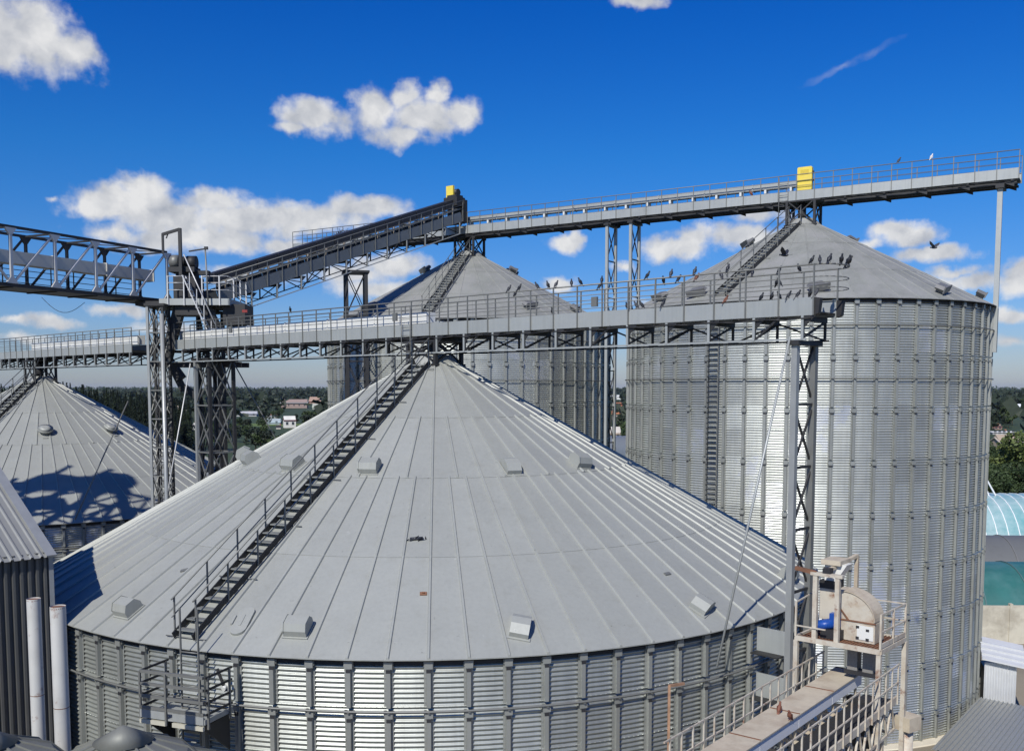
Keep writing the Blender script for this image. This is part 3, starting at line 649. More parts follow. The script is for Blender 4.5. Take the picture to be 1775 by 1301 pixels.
# tower carrying the right-hand end of the foreground bridge
q = on_line(1377, 560, bA, dA); tA = (q.x - .02 * nA[0], q.y - .02 * nA[1])
lattice_bent('lattice_column', (tA[0] + .12 * nA[0], tA[1] + .12 * nA[1]), nA, 1.08, -9.0, 1.26, 'lattice column under the right end of the foreground bridge, beside the shiny silo', steel_m, dark_steel_m, .17, 1.5, group='lattice columns carrying the bridges', front_m=light_steel_m)
if False: lattice_bent('lattice_column', (tA[0] + 1.3 * nA[0] + .5 * dA[0], tA[1] + 1.3 * nA[1] + .5 * dA[1]), nA, .9, GZ, .9, 'dark lattice column just behind the one at the right end of the bridge', dark_steel_m, dark_steel_m, .12, 1.2, depth=.7, group='lattice columns carrying the bridges')
for zc, k in ((-7.0, 'upper'), (-8.3, 'lower')):
    a = Vector((tA[0] + .05, tA[1] + .1, 0)); m = MB(); dv = Vector((A0[0] - a.x, A0[1] - a.y)).normalized()
    root = empty('wall_bracket', (a.x, a.y, zc), atan2(dv.y, dv.x), k + ' flat steel bracket tying the lattice column to the foreground silo', 'bracket', 'column brackets on the silo wall')
    m.box(-.05, .95, -.04, .0, -.34, .34); m.build('side_plate', plate_m, root); m = MB(); m.box(.1, .95, .0, .35, -.36, -.33); m.build('bottom_plate', dark_steel_m, root)
# columns of the highest bridge, between the two tall silos
for u, k in ((1050, 'left'), (1091, 'right')):
    q = on_line(u, 400, bB, dB)
    lattice_bent('lattice_column', (q.x + .1, q.y + .1), nB, 1.2, GZ, 10.1, k + ' of the two slender lattice columns in the gap between the tall silos', light_steel_m if 0 else plate_m, dark_steel_m, .17, 2.2, group='lattice columns carrying the bridges')
# post at the right-hand end of the highest bridge
q = on_line(1733, 325, bB, dB)
root = empty('end_post', (q.x + .3 * nB[0], q.y + .3 * nB[1], 2.0), aB, 'tall light grey post under the right end of the highest bridge', 'post')
m = MB(); m.box(-.12, .12, -.12, .12, 0, 8.2); m.build('shaft', plate_m, root); m = MB(); m.box(-.3, .12, -.2, .2, -.2, 2.0); m.build('shoe', plate_m, root)
m = MB(); m.box(-.2, .2, -.3, .9, 7.95, 8.2); m.build('head', dark_steel_m, root)
# guy rod
def rod(name, a, b, r, label, mt=steel_m, hook=None):
    m = MB(); m.tube(a, b, r, 8); o = m.build(name, mt); return tag(o, label, 'brace')
th = .0644 + 8 * 2 * pi / 90
e0 = Vector((A0[0] + 14.25 * sin(th), A0[1] - 14.25 * cos(th), -7.35)); rod('brace_rod', e0, (tA[0] - .1, tA[1], 1.35), .032, 'long diagonal brace rod from the silo wall to the right end of the bridge', plate_m)

# ------------------------------------------------------------------ yellow covers
def yellow(u, s_off, label, h=1.15):
    q = on_line(u, 300, bB, dB); root = empty('drive_cover', (q.x + .45 * nB[0], q.y + .45 * nB[1], 10.33 + .55), aB, label, 'drive cover', 'yellow drive covers')
    m = MB(); w = .40; m.prism([(-w, .06), (-w + .06, 0), (w - .06, 0), (w, .06), (w, h * 1.12 - .05), (w - .05, h * 1.12), (-w + .05, h * 1.12), (-w, h * 1.12 - .05)], 1, -.14, .14); m.build('shell', yellow_m, root)
    sm = MB(); sm.box(-.012, .012, -.152, -.14, .86, 1.14); sme = sm.mesh('slot', material('yellow_slot', (.45, .33, .03), .6))
    for i in range(9): put(sme, 'slot', root, (-.2 + i * .05, 0, 0))
    for z in (.24, .52): m = MB(); m.box(-w - .005, w + .005, -.145, -.13, z, z + .02); m.build('seam', material('yellow_slot', (.45, .33, .03), .6), root)
    m = MB(); m.box(w, w + .08, -.06, .06, .5, .6); m.box(w, w + .08, -.06, .06, .95, 1.05); m.build('latch', black_m, root)
    return root
yellow(1392, 0, 'bright yellow drive cover on the highest bridge above the right-hand silo')

# ------------------------------------------------------------------ sloping conveyor to the middle silo
pS = Vector((-15.0, 50.6, 0)); pE = Vector((-3.3, 66.1, 0)); dI = (pE - pS); LI = dI.length; dI.normalize(); nI = Vector((-dI.y, dI.x, 0))
zS, zE = 4.35, 11.05; slI = (zE - zS) / LI
inc = bridge('sloping_conveyor', (pS.x, pS.y), (dI.x, dI.y), zS, 0, LI, 'dark belt conveyor climbing from the transfer tower to the middle background silo', 1.5, ph=.62, rail=.75, kind='dark', slope=slI, hang=.75, under=1.7, group='conveyor bridges')
def QI(x, y, z): return Vector((x, y, z + slI * x))
blk = material('belt_cover', (.022, .023, .026), .55, .0, .2, 2)
k = 14; sg = (LI + .2) / k
for i in range(k):
    m = MB(); a = QI(i * sg + .03, 0, 0); b = QI((i + 1) * sg - .03, 0, 0)
    def quadbox(m, a, b, y0, y1, z0, z1):
        m.add([(a.x, y0, a.z + z0), (a.x, y1, a.z + z0), (a.x, y1, a.z + z1), (a.x, y0, a.z + z1), (b.x, y0, b.z + z0), (b.x, y1, b.z + z0), (b.x, y1, b.z + z1), (b.x, y0, b.z + z1)],
              [(0, 1, 2, 3), (7, 6, 5, 4), (0, 4, 5, 1), (1, 5, 6, 2), (2, 6, 7, 3), (3, 7, 4, 0)])
    quadbox(m, a, b, .45, 1.15, 1.0, 1.55); m.build('belt_cover', blk, inc)
    m = MB(); quadbox(m, a, b, .30, .36, .80, .92); m.build('belt_frame', steel_m, inc)
    m = MB(); c = QI((i + .5) * sg, 0, 0); m.tube((c.x, .4, c.z + .82), (c.x, 1.2, c.z + .82), .07, 10); m.box(c.x - .05, c.x + .05, .38, .44, c.z + .6, c.z + 1.0); m.build('idler', material('idler_bracket', (.35, .30, .24), .6, .2), inc)
m = MB(); a = QI(LI - .1, 0, 0); m.box(a.x - .3, a.x + .55, .15, 1.3, a.z + 1.05, a.z + 1.65); m.box(a.x + .3, a.x + .62, .0, 1.5, a.z + .0, a.z + 1.5); m.build('head_pulley_frame', dark_steel_m, inc)
m = MB(); m.tube((a.x + .05, .3, a.z + 1.98), (a.x + .05, .9, a.z + 1.98), .22, 16); m.box(a.x - .3, a.x + .4, .2, 1.0, a.z + 1.65, a.z + 1.78); m.build('head_motor', black_m, inc)
m = MB(); m.box(a.x - .28, a.x - .12, .5, 1.1, a.z + 1.4, a.z + 2.4); m.build('yellow_cover', yellow_m, inc)
lattice_bent('support_trestle', (-9.75, 58.1), (dI.x * .5 + .55, dI.y * .5 - .2), 1.15, GZ, 6.9, 'dark trestle holding up the middle of the sloping conveyor', dark_steel_m, dark_steel_m, .2, 2.6, depth=1.2, group='lattice columns carrying the bridges')
# hanger truss chord below the upper half is in the bridge builder

# ------------------------------------------------------------------ transfer tower between the silos
g1 = on_y(291, 522, 50.0); gd = Vector((-.44, -.9)).normalized(); gang = atan2(gd.y, gd.x)
gal = empty('truss_gallery', (g1.x, g1.y, g1.z), gang, 'open steel truss gallery with a grey conveyor inside, entering at the left edge', 'truss gallery')
GL, GH, GW, pan = 17.6, 2.45, 1.9, 2.2
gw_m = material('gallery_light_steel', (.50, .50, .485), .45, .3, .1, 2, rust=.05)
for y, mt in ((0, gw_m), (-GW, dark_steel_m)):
    m = MB(); m.bar((0, y, GH), (GL, y, GH), .11, .11); m.build('top_chord', dark_steel_m, gal)
    m = MB(); m.bar((0, y, 0), (GL, y, 0), .12, .16); m.build('bottom_chord', dark_steel_m, gal)
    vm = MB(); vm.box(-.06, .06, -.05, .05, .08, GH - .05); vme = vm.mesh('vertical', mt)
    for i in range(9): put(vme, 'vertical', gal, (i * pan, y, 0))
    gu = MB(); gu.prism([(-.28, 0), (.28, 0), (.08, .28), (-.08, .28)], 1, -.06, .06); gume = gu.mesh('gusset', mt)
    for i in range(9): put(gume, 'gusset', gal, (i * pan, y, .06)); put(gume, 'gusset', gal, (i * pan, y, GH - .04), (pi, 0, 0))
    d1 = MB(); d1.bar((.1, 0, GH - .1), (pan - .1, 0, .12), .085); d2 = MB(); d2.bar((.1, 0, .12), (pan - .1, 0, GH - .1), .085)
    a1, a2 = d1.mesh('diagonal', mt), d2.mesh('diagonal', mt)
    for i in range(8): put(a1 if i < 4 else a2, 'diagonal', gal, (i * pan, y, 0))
cm = MB(); cm.box(-.04, .04, -GW, 0, GH - .04, GH + .04); cm.bar((0, 0, GH), (pan, -GW, GH), .04); cme = cm.mesh('top_cross_member', dark_steel_m)
cm = MB(); cm.box(-.05, .05, -GW, 0, -.12, .0); cme2 = cm.mesh('floor_beam', dark_steel_m)
for i in range(8): put(cme, 'top_cross_member', gal, (i * pan, 0, 0)); put(cme2, 'floor_beam', gal, (i * pan, 0, 0))
m = MB(); m.box(0, GL, -GW + .05, -.05, -.06, .03); m.build('deck', dark_steel_m, gal)
for i in range(6): m = MB(); m.box(i * 2.93 + .03, i * 2.93 + 2.9, -GW + .35, -GW + .95, 1.05, 1.6); m.box(i * 2.93 - .03, i * 2.93 + .03, -GW + .3, -GW + 1.0, 1.02, 1.64); m.build('conveyor_casing', material('grey_casing', (.55, .535, .48), .5, .2, .08, 2, objvar=.04), gal)
for z in (.35, .62, .9, 1.15): m = MB(); m.tube((0, -GW + .1, z), (GL, -GW + .1, z), .018, 6); m.build('handrail', dark_steel_m, gal)
pm = MB(); pm.box(-.02, .02, -.02, .02, 0, 1.15); pme = pm.mesh('post', dark_steel_m)
for i in range(14): put(pme, 'post', gal, (.4 + i * 1.25, -GW + .1, 0))

q = on_y(258, 640, 48.0); lt_p = (q.x, q.y)
lattice_bent('lattice_tower', lt_p, (1, 0), .74, GZ, 4.1, 'narrow lattice tower with two pale tube legs, left of the two transfer towers', dark_steel_m, steel_m, .12, 1.35, depth=.9, group='towers of the transfer station', front_m=light_steel_m, step_brace=.04)
m = MB(); m.tube((lt_p[0] + .74, lt_p[1] - .12, GZ), (lt_p[0] + .74, lt_p[1] - .12, 3.6), .10, 12); tag(m.build('tube_column', light_steel_m), 'pale grey round column in front of the narrow lattice tower', 'column')
lad = empty('tower_ladder', (lt_p[0] + .30, lt_p[1] + .45, GZ), 0, 'dark caged ladder inside the narrow lattice tower', 'ladder')
for x in (0, .35): m = MB(); m.bar((x, 0, 0), (x, 0, 20.6), .05); m.build('rail', dark_steel_m, lad)
rm = MB(); rm.bar((0, 0, 0), (.35, 0, 0), .035); rme = rm.mesh('rung', dark_steel_m)
for i in range(66): put(rme, 'rung', lad, (0, 0, .3 + i * .31))
q = on_y(339, 640, 48.3); rt_p = (q.x, q.y)
lattice_bent('lattice_tower', rt_p, dA, 1.3, GZ, 1.45, 'square cross-braced lattice tower, right of the two transfer towers', dark_steel_m, steel_m, .15, 2.3, depth=1.3, group='towers of the transfer station', front_m=light_steel_m, step_brace=.05)
lattice_bent('lattice_tower', (rt_p[0] - .9, rt_p[1] + 3.4), dA, .9, GZ, 4.0, 'dark slender lattice tower behind the square cross-braced one', dark_steel_m, dark_steel_m, .16, 4.2, depth=.9, group='towers of the transfer station', step_brace=.05)
m = MB(); m.tube((lt_p[0] - .1, lt_p[1] - .25, -9.8), (rt_p[0] - .15, rt_p[1] - .3, 1.2), .03, 6); tag(m.build('brace_rod', gw_m), 'thin pale brace rod crossing the transfer towers', 'brace')
m = MB(); m.tube((rt_p[0] + 1.9, rt_p[1], 1.2), (rt_p[0] + 5.2, rt_p[1] + 3, -6.5), .03, 6); tag(m.build('brace_rod', steel_m), 'thin brace rod running down to the right of the transfer towers', 'brace')
m = MB(); a = SD.location; 
p1 = big.on_roof(11.2, radians(40)) + a; p2 = big.on_roof(4.6, radians(68)) + a
m.tube(on_y(130, 900, p1.y - 6), on_y(222, 695, p1.y - 2.2), .035, 6); tag(m.build('brace_rod', steel_m), 'thin dark brace rod in front of the left-hand silo roof', 'brace')

hub = empty('transfer_platform', (-17.3, 48.6, 4.05), 0, 'steel platform with machinery where the gallery and conveyors meet', 'platform')
m = MB(); m.box(-1.3, 3.3, 0, 3.4, 0, .22); m.build('deck', dark_steel_m, hub)
for x0, x1, y0, y1 in ((-.1, 3.3, -.04, 0), (3.3, 3.34, 0, 3.4)): m = MB(); m.box(x0, x1, y0, y1, .02, .34); m.build('kick_plate', plate_m, hub)
pm = MB(); pm.box(-.03, .03, -.03, .03, -.1, 1.35); pme = pm.mesh('post', gw_m)
for x in (.35, 1.15, 2.05, 2.9): put(pme, 'post', hub, (x, -.08, .1))
for y in (1.0, 2.2, 3.3): put(pme, 'post', hub, (3.3, y, .1))
for z in (.75, 1.1, 1.42):
    for a, b in (((.35, -.08, z), (1.15, -.08, z)), ((2.05, -.08, z), (3.3, -.08, z)), ((3.3, 0, z), (3.3, 3.3, z))): m = MB(); m.tube(a, b, .02, 6); m.build('handrail', gw_m, hub)
m = MB(); m.box(.4, 1.5, .6, 2.0, .25, 1.5); m.box(.5, 1.3, .7, 1.9, 1.5, 1.75); m.build('gearbox', black_m, hub)
m = MB(); m.tube((.2, .9, 2.25), (.65, .9, 2.25), .33, 16); m.build('drum', steel_m, hub)
m = MB(); m.tube((.65, .9, 2.25), (1.0, .9, 2.25), .25, 14); m.box(.2, 1.5, .5, 1.5, 1.7, 1.95); m.tube((1.05, .9, 2.2), (1.5, .9, 2.2), .33, 14); m.box(1.5, 2.1, .8, 1.2, 1.6, 1.8); m.build('drive_motor', dark_steel_m, hub)
m = MB(); m.bar((.05, .3, 2.6), (.05, .3, 3.55), .10); m.bar((.05, .3, 3.5), (.9, .3, 3.75), .13); m.bar((.9, .3, .3), (.9, .3, 3.8), .15); m.bar((.3, .3, 3.5), (.22, .3, 3.3), .05); m.build('hoist_frame', dark_steel_m, hub)
m = MB(); m.bar((.0, .5, -2.6), (.75, .5, 0), .42, .5); m.bar((2.0, .5, 0), (2.75, .8, -1.6), .42, .5); m.box(.6, 2.2, .2, 1.6, -.45, 0); m.build('chute', dark_steel_m, hub)
m = MB(); m.bar((-.5, 1.2, -1.9), (.6, 1.2, -4.2), .3, .3); m.bar((-.2, 1.2, -2.6), (.5, 1.2, -3.6), .5, .4); m.bar((.6, 1.2, -4.0), (1.4, 1.2, -4.6), .35, .3); m.build('lower_chute', dark_steel_m, hub)
m = MB(); m.box(-1.0, 3.6, .9, 1.1, -3.0, -2.75); m.box(-1.0, 3.6, 2.3, 2.5, -3.0, -2.75); m.bar((-.9, 1, -2.8), (.0, 1, 0), .12); m.bar((3.2, 1, -2.8), (1.5, 1, 0), .12); m.build('bearer_frame', dark_steel_m, hub)
m = MB(); m.box(2.9, 4.0, .4, 2.0, -.9, .1); m.prism([(3.0, -.9), (3.9, -.9), (3.5, -1.9)], 1, .6, 1.6); m.build('loading_hopper', dark_steel_m, hub)
m = MB(); m.box(4.0, 4.25, -.1, .0, -.35, -.22); m.build('guard', material('red_guard', (.22, .02, .015), .5), hub)
# stair from the platform down to the bridge
st = empty('steep_stair', (-16.15, 48.35, 1.9), 0, 'steep pale ladder stair from the transfer platform down to the long bridge', 'stair', 'steel stairs up the silo roofs')
for y in (0, .5): m = MB(); m.bar((1.35, y, .5), (.0, y, 3.6), .11, .05); m.build('stringer', gw_m, st)
tm = MB(); tm.box(-.08, .08, 0, .5, -.012, .012); tme = tm.mesh('tread', gw_m)
for i in range(11): f = i / 11 + .04; put(tme, 'tread', st, (1.35 * (1 - f), 0, .5 + 3.1 * f))
m = MB()
for i in range(4): f0, f1 = i / 4, (i + 1) / 4; m.bar((1.35 * (1 - f0), 0, .5 + 3.1 * f0), (1.35 * (1 - f1) + .35, 0, .6 + 3.1 * f1), .035)
m.build('side_lacing', gw_m, st)
m = MB(); m.tube((1.7, -.02, .9), (.1, -.02, 4.6), .03, 6); m.build('handrail', gw_m, st)
lp = on_y(361, 530, 48.3); lamp = empty('lamp_post', lp, 0, 'thin lamp post with a sideways lamp arm on the transfer platform', 'lamp post')
m = MB(); m.tube((0, 0, 0), (-.08, 0, 2.75), .04, 8); m.build('pole', steel_m, lamp); m = MB(); m.bar((.05, 0, 2.78), (-.85, -.1, 2.62), .09, .06); m.box(-.12, .05, -.06, .06, 2.72, 2.86); m.build('lamp_arm', dark_steel_m, lamp)
m = MB()
cpts = [on_y(72 + i * 7.5, 515 + 22 * sin(pi * i / 10) + i * .9, 47) for i in range(11)]
m.path(cpts, .012, 4); tag(m.build('slack_cable', black_m), 'thin slack cable hanging under the truss gallery', 'cable')

# ------------------------------------------------------------------ off to the left: unseen tower, added and shaped to shadow the far-left silo
def unshadow(u, v, h):
    """point of the far-left silo roof seen at u,v, followed back towards the sun to height h"""
    r = ray(u, v); t = 30.0
    while t < 80:
        Q = r * (t / r.y); rr = sqrt((Q.x - D0[0]) ** 2 + (Q.y - D0[1]) ** 2)
        if rr < 14 and Q.z < (GZ - .5 + 18.34) - big.sl * rr: break
        t += .05
    return Q - L * ((h - Q.z) / -L.z * -1) if False else Q + (-L) * ((h - Q.z) / (-L.z))
ec = unshadow(158, 822, 12.0); 
et = empty('shadow_tower', (ec.x, ec.y, GZ + 7.5), radians(20), 'unseen elevator tower added out of frame, shaped to cast the left-hand silo roof shadow', 'elevator tower')
for x in (-2.2, -.7, 1.2, 2.6):
    for y in (-.9, .9): m = MB(); m.bar((x, y, -7.5), (x, y, 21.5 if abs(x) < 2 else 19.5), .18); m.build('leg', dark_steel_m, et)
m = MB(); m.box(-2.4, 2.9, -.5, .5, 19.3, 19.5); m.box(-1.2, 1.4, -.6, .6, 16.8, 17.0); m.build('platform', dark_steel_m, et)
m = MB(); m.prism([(-2.2, 19.5), (-1.9, 20.6), (-1.5, 21.0), (-.7, 20.8), (.0, 20.6), (.4, 20.8), (.4, 20.1), (-.6, 19.7)], 1, -.35, .35); m.prism([(.4, 19.5), (.5, 21.2), (.9, 21.7), (1.6, 21.8), (2.1, 21.4), (2.4, 20.6), (2.2, 19.7), (1.2, 19.9)], 1, -.35, .35); m.build('head_housing', plate_m, et)
m = MB()
for z in range(-6, 18, 3):
    for y in (-.9, .9): m.bar((-2.2, y, z), (2.6, y, z + 3), .12); m.bar((2.6, y, z), (-2.2, y, z + 3), .12); m.bar((-2.2, y, z), (2.6, y, z), .12)
m.build('bracing', dark_steel_m, et)
m = MB()
for s in (-1, 1): m.bar((s * 2.4, 0, 19.5), (s * 5.5, 0, 14.5), .45); m.tube((s * 1.2, 0, 19), (s * 3.8, 0, 13), .22, 8)
m.build('spouts', dark_steel_m, et)
m = MB()
for y in (-.9, .9):
    for z in (14.2, 16.2, 18.2): m.bar((2.6, y, z), (8.5, y, z - 1.6), .16)
    for i in range(5): x = 2.6 + i * 1.2; m.bar((x, y, 18.2 - (x - 2.6) * .27), (x + 1.2, y, 14.0 - (x - 1.4) * .1), .11); m.bar((x, y, 14.1 - (x - 2.6) * .2), (x + 1.2, y, 18.0 - (x - 1.4) * .27), .11)
m.build('shadow_truss_arm', dark_steel_m, et)  # side truss added for the lattice part of the shadow
for z in (20.0, 20.5): m = MB(); m.tube((-3.6, -1.2, z), (3.8, -1.2, z), .03, 5); m.build('handrail', steel_m, et)

# ------------------------------------------------------------------ clad building at the left edge
# corner near (-12.35, 26.17, -4.1); front wall runs towards the camera-left
bc = Vector((-12.42, 26.05, 0)); bwx = Vector((-.684, -.729, 0)).normalized(); ang = atan2(bwx.y, bwx.x)   # local x along the front wall
bld = empty('clad_building', (bc.x, bc.y, GZ), ang, 'corrugated metal clad building with a sloping ribbed roof at the left edge', 'building')
# local y axis = rotate(+90) of bwx = (.729,-.684): points to the camera side; building lies at negative y
he = 12.62; slp = tan(radians(29)); W_, LB = 9.0, 12.0
def profile_sheet(L_, H_, pitch, depth, top, flat=.5):
    pts = []; x = 0
    while x < L_ - 1e-6:
        a = pitch * flat / 2; pts += [(x, 0), (x + a, 0), (x + a + pitch * .12, depth), (x + pitch - a - pitch * .12 + pitch * 0, depth), (x + pitch - a * .999, 0)]; x += pitch
    pts.append((min(x, L_), 0)); return pts
pts = profile_sheet(1.0, he, .20, .085, 0, .45); sm = MB()
vs_ = [(x, d, z) for z in (0, he) for x, d in pts]; k = len(pts)
sm.add(vs_, [(i, i + 1, k + i + 1, k + i) for i in range(k - 1)]); wsm = sm.mesh('wall_panel', clad_m, fix=False)
for i in range(int(LB)): put(wsm, 'wall_panel', bld, (.12 + i * 1.0, 0, 0))
m = MB(); m.box(-.0, .12, -.1, .07, 0, he - .05); m.build('corner_trim', material('trim', (.27, .28, .28), .45, .2), bld)
m = MB(); m.box(0, LB, -W_, -.02, 0, he - .02); m.build('inner_wall', clad_m, bld)
pts = profile_sheet(1.0, 0, .25, .045, 0, .6); k = len(pts); rl = W_ / 2 / cos(radians(29)) + .25
sm = MB(); a29 = radians(29)
vs_ = [(x, y, z + d) for y, z in ((.22, he - .22 * slp * 1.0), (-W_ / 2, he + W_ / 2 * slp)) for x, d in pts]
sm.add(vs_, [(i, i + 1, k + i + 1, k + i) for i in range(k - 1)]); rsm = sm.mesh('roof_sheet', cladroof_m, fix=False)
sm2 = MB(); vs_ = [(x, y, z + d) for y, z in ((-W_ - .2, he - .2 * slp), (-W_ / 2, he + W_ / 2 * slp)) for x, d in pts]
sm2.add(vs_, [(i, i + 1, k + i + 1, k + i) for i in range(k - 1)]); rsm2 = sm2.mesh('roof_sheet', cladroof_m, fix=False)
for i in range(int(LB)): put(rsm, 'roof_sheet', bld, (.22 + i * 1.0, 0, 0)); put(rsm2, 'roof_sheet', bld, (.22 + i * 1.0, 0, 0))
m = MB(); m.bar((.10, .24, he - .24 * slp + .04), (.10, -W_ / 2, he + W_ / 2 * slp + .04), .26, .05); m.bar((.10, -W_ - .2, he - .2 * slp + .04), (.10, -W_ / 2, he + W_ / 2 * slp + .04), .26, .05); m.build('verge_flashing', material('trim', (.27, .28, .28), .45, .2), bld)
m = MB(); m.prism([(-.0, he - .05), (-W_, he - .05), (-W_ / 2, he + W_ / 2 * slp - .03)], 0, .02, .1); m.build('gable_wall', clad_m, bld)

# ------------------------------------------------------------------ two white pipes, vessels below
for (u, v, y, r, lab) in ((58, 1036, 20.0, .137, 'left of the two white flue pipes, stained with rust'), (100, 1049, 19.0, .148, 'right of the two white flue pipes, clean white')):
    p = on_y(u, v, y); root = empty('flue_pipe', (p.x, p.y, GZ), 0, lab, 'pipe', 'white flue pipes'); Hh = p.z - GZ
    zs = [0, Hh - 5.2, Hh - 2.05, Hh]
    for a, b in zip(zs, zs[1:]): m = MB(); m.tube((0, 0, a + .008), (0, 0, b - .008), r, 28, caps=False); m.build('pipe_section', pipe_m, root)
    m = MB(); m.tube((0, 0, Hh - .05), (0, 0, Hh - .03), r * 1.0, 24); m.build('rusty_mouth', rust_m, root)
    for b in zs[1:3]: m = MB(); m.tube((0, 0, b - .006), (0, 0, b + .006), r + .002, 24); m.build('weld_seam', rust_m, root)
def vessel(p, R, label, zc):
    root = empty('round_vessel', (p[0], p[1], GZ), 0, label, 'vessel', 'small round vessels'); ztop = zc - GZ; n = 16
    prof = [(R, -R * .66), (R * .72, -R * .36), (R * .26, -R * .17)]
    for i in range(n):
        m = MB(); 
        for (r0, z0), (r1, z1) in zip(prof, prof[1:]):
            t0, t1 = 2 * pi * i / n + .01, 2 * pi * (i + 1) / n - .01
            m.add([(r0 * cos(t0), r0 * sin(t0), ztop + z0), (r0 * cos(t1), r0 * sin(t1), ztop + z0), (r1 * cos(t1), r1 * sin(t1), ztop + z1), (r1 * cos(t0), r1 * sin(t0), ztop + z1)], [(0, 1, 2, 3)])
            m.bar((r0 * cos(t0), r0 * sin(t0), ztop + z0 + .015), (r1 * cos(t0), r1 * sin(t0), ztop + z1 + .015), .035, .03)
        m.build('roof_panel', dome_m, root)
    m = MB(); m.tube((0, 0, ztop - R * .18), (0, 0, ztop), R * .34, 20, .03); m.build('cap_cone', dome_m, root)
    m = MB(); m.tube((0, 0, 0), (0, 0, ztop - R * .62), R * .97, 32); m.build('shell', dome_m, root)
pv = on_y(213, 1257, 17.3); vessel((pv.x, pv.y), 1.55, 'round grey vessel with a pointed cap below the silo platform', pv.z)
pv = on_y(-25, 1262, 16.6); vessel((pv.x, pv.y), 1.5, 'round grey vessel roof at the bottom left corner', pv.z)
pv = on_y(300, 1284, 18.2); vessel((pv.x, pv.y), 1.2, 'low domed vessel right of the pointed one, partly in shadow', pv.z)

# ------------------------------------------------------------------ platform and ladder on the foreground silo wall
thp = radians(-19.9); wp = Vector((A0[0] + 14.05 * sin(thp), A0[1] - 14.05 * cos(thp), 0)); tx = Vector((cos(thp), sin(thp), 0))
pf = empty('wall_platform', (wp.x, wp.y, -7.86), thp, 'small railed steel platform hung on the foreground silo wall', 'platform')
# local x along the wall (to the right), local -y outwards
X0, X1, YO = -.95, .88, -1.08
m = MB(); m.box(X0, X1, YO, 0, -.04, .0); m.build('floor', plate_m, pf)
m = MB(); m.box(X0, -.2, YO - .03, YO, -.02, .17); m.box(.0, X1, YO - .03, YO, -.02, .17); m.box(X1, X1 + .03, YO, 0, -.02, .1); m.build('kick_plate', plate_m, pf)
m = MB(); m.box(X0, -.2, YO - .05, YO + .02, -.16, -.06); m.box(.0, X1, YO - .05, YO + .02, -.16, -.06); m.build('edge_channel', material('pale_channel', (.52, .50, .40), .5, .2), pf)
pm = MB(); pm.box(-.025, .025, -.025, .025, -.15, 1.1); pme = pm.mesh('post', steel_m)
for x, y in ((X0, YO), (-.18, YO - .03), (.78, YO), (X1 + .05, YO + .1), (X0, -.15), (X1 + .05, -.15)): put(pme, 'post', pf, (x, y, 0))
for z in (.22, .5, .8, 1.1):
    m = MB(); m.bar((X0, YO, z), (X1, YO, z), .05, .07); m.build('guard_rail', steel_m, pf)
    for x in (X0, X1 + .05): m = MB(); m.bar((x, YO, z), (x, -.05, z), .035, .05); m.build('guard_rail', dark_steel_m, pf)
for x in (X0 + .1, X1 - .1): m = MB(); m.prism([(0, -.1), (YO, -.1), (0, -1.0)], 0, x - .02, x + .02); m.build('bracket', dark_steel_m, pf)
wl = empty('wall_ladder', (wp.x, wp.y, 0), thp, 'ladder rising from the wall platform to the foot of the foreground roof stair', 'ladder', 'ladders on the silo walls')
for x in (-.36, .16):
    m = MB(); m.bar((x, -.30, -9.9 - 1.5), (x, -.30, -5.35), .045, .03); m.build('rail', steel_m, wl)
rm = MB(); rm.tube((-.36, -.30, 0), (.16, -.30, 0), .02, 6); rme = rm.mesh('rung', steel_m)
for i in range(18): put(rme, 'rung', wl, (0, 0, -11.2 + i * .28))
m = MB(); m.bar((.62, -.2, -6.8), (.80, -.12, -7.35), .10, .05); tag(m.build('feather_tuft', black_m, None), None)
o = bpy.data.objects['feather_tuft']; o.parent = None; o.matrix_world = Matrix.Translation(wp) @ Matrix.Rotation(thp, 4, 'Z'); tag(o, 'dark ragged strip hanging on the wall beside the platform rail', 'rag')
m = MB(); m.tube((0, 0, 0), (0, -.10, -.03), .06, 12); m.box(-.07, .07, 0, .05, -.12, .08); o = m.build('work_lamp', white_m); o.matrix_world = Matrix.Translation(wp + Vector((0, 0, -7.25))) @ Matrix.Rotation(thp, 4, 'Z') @ Matrix.Translation((.78, -.1, 0)); tag(o, 'small round work lamp on the foreground silo wall', 'lamp')
# ladder down the wall of the right-hand silo
thl = radians(-40.9); wp2 = Vector((C0[0] + (tall.Rw + .12) * sin(thl), C0[1] - (tall.Rw + .12) * cos(thl), 0))
wl2 = empty('wall_ladder', (wp2.x, wp2.y, GZ), thl, 'long ladder with wide dark rungs down the wall of the right-hand shiny silo', 'ladder', 'ladders on the silo walls')
for x in (-.28, .28): m = MB(); m.bar((x, -.12, 0), (x, -.12, 21), .05, .05); m.build('rail', steel_m, wl2)
rm = MB(); rm.box(-.28, .28, -.18, -.06, -.015, .015); rme = rm.mesh('rung', dark_steel_m)
for i in range(84): put(rme, 'rung', wl2, (0, 0, .3 + i * .25))

# rusty angle frame and bits by the foreground silo wall
q = on_y(1160, 1188, 23.3); m = MB(); m.bar((q.x, q.y, q.z - 3), (q.x, q.y, q.z), .06); m.bar((q.x, q.y, q.z), (q.x + .42, q.y + .35, q.z - .05), .06)
tag(m.build('rusty_frame', material('rusty_angle', (.34, .20, .12), .8, .1, .3, 6)), 'rusty angle-iron post with a short arm in front of the foreground silo wall', 'post')

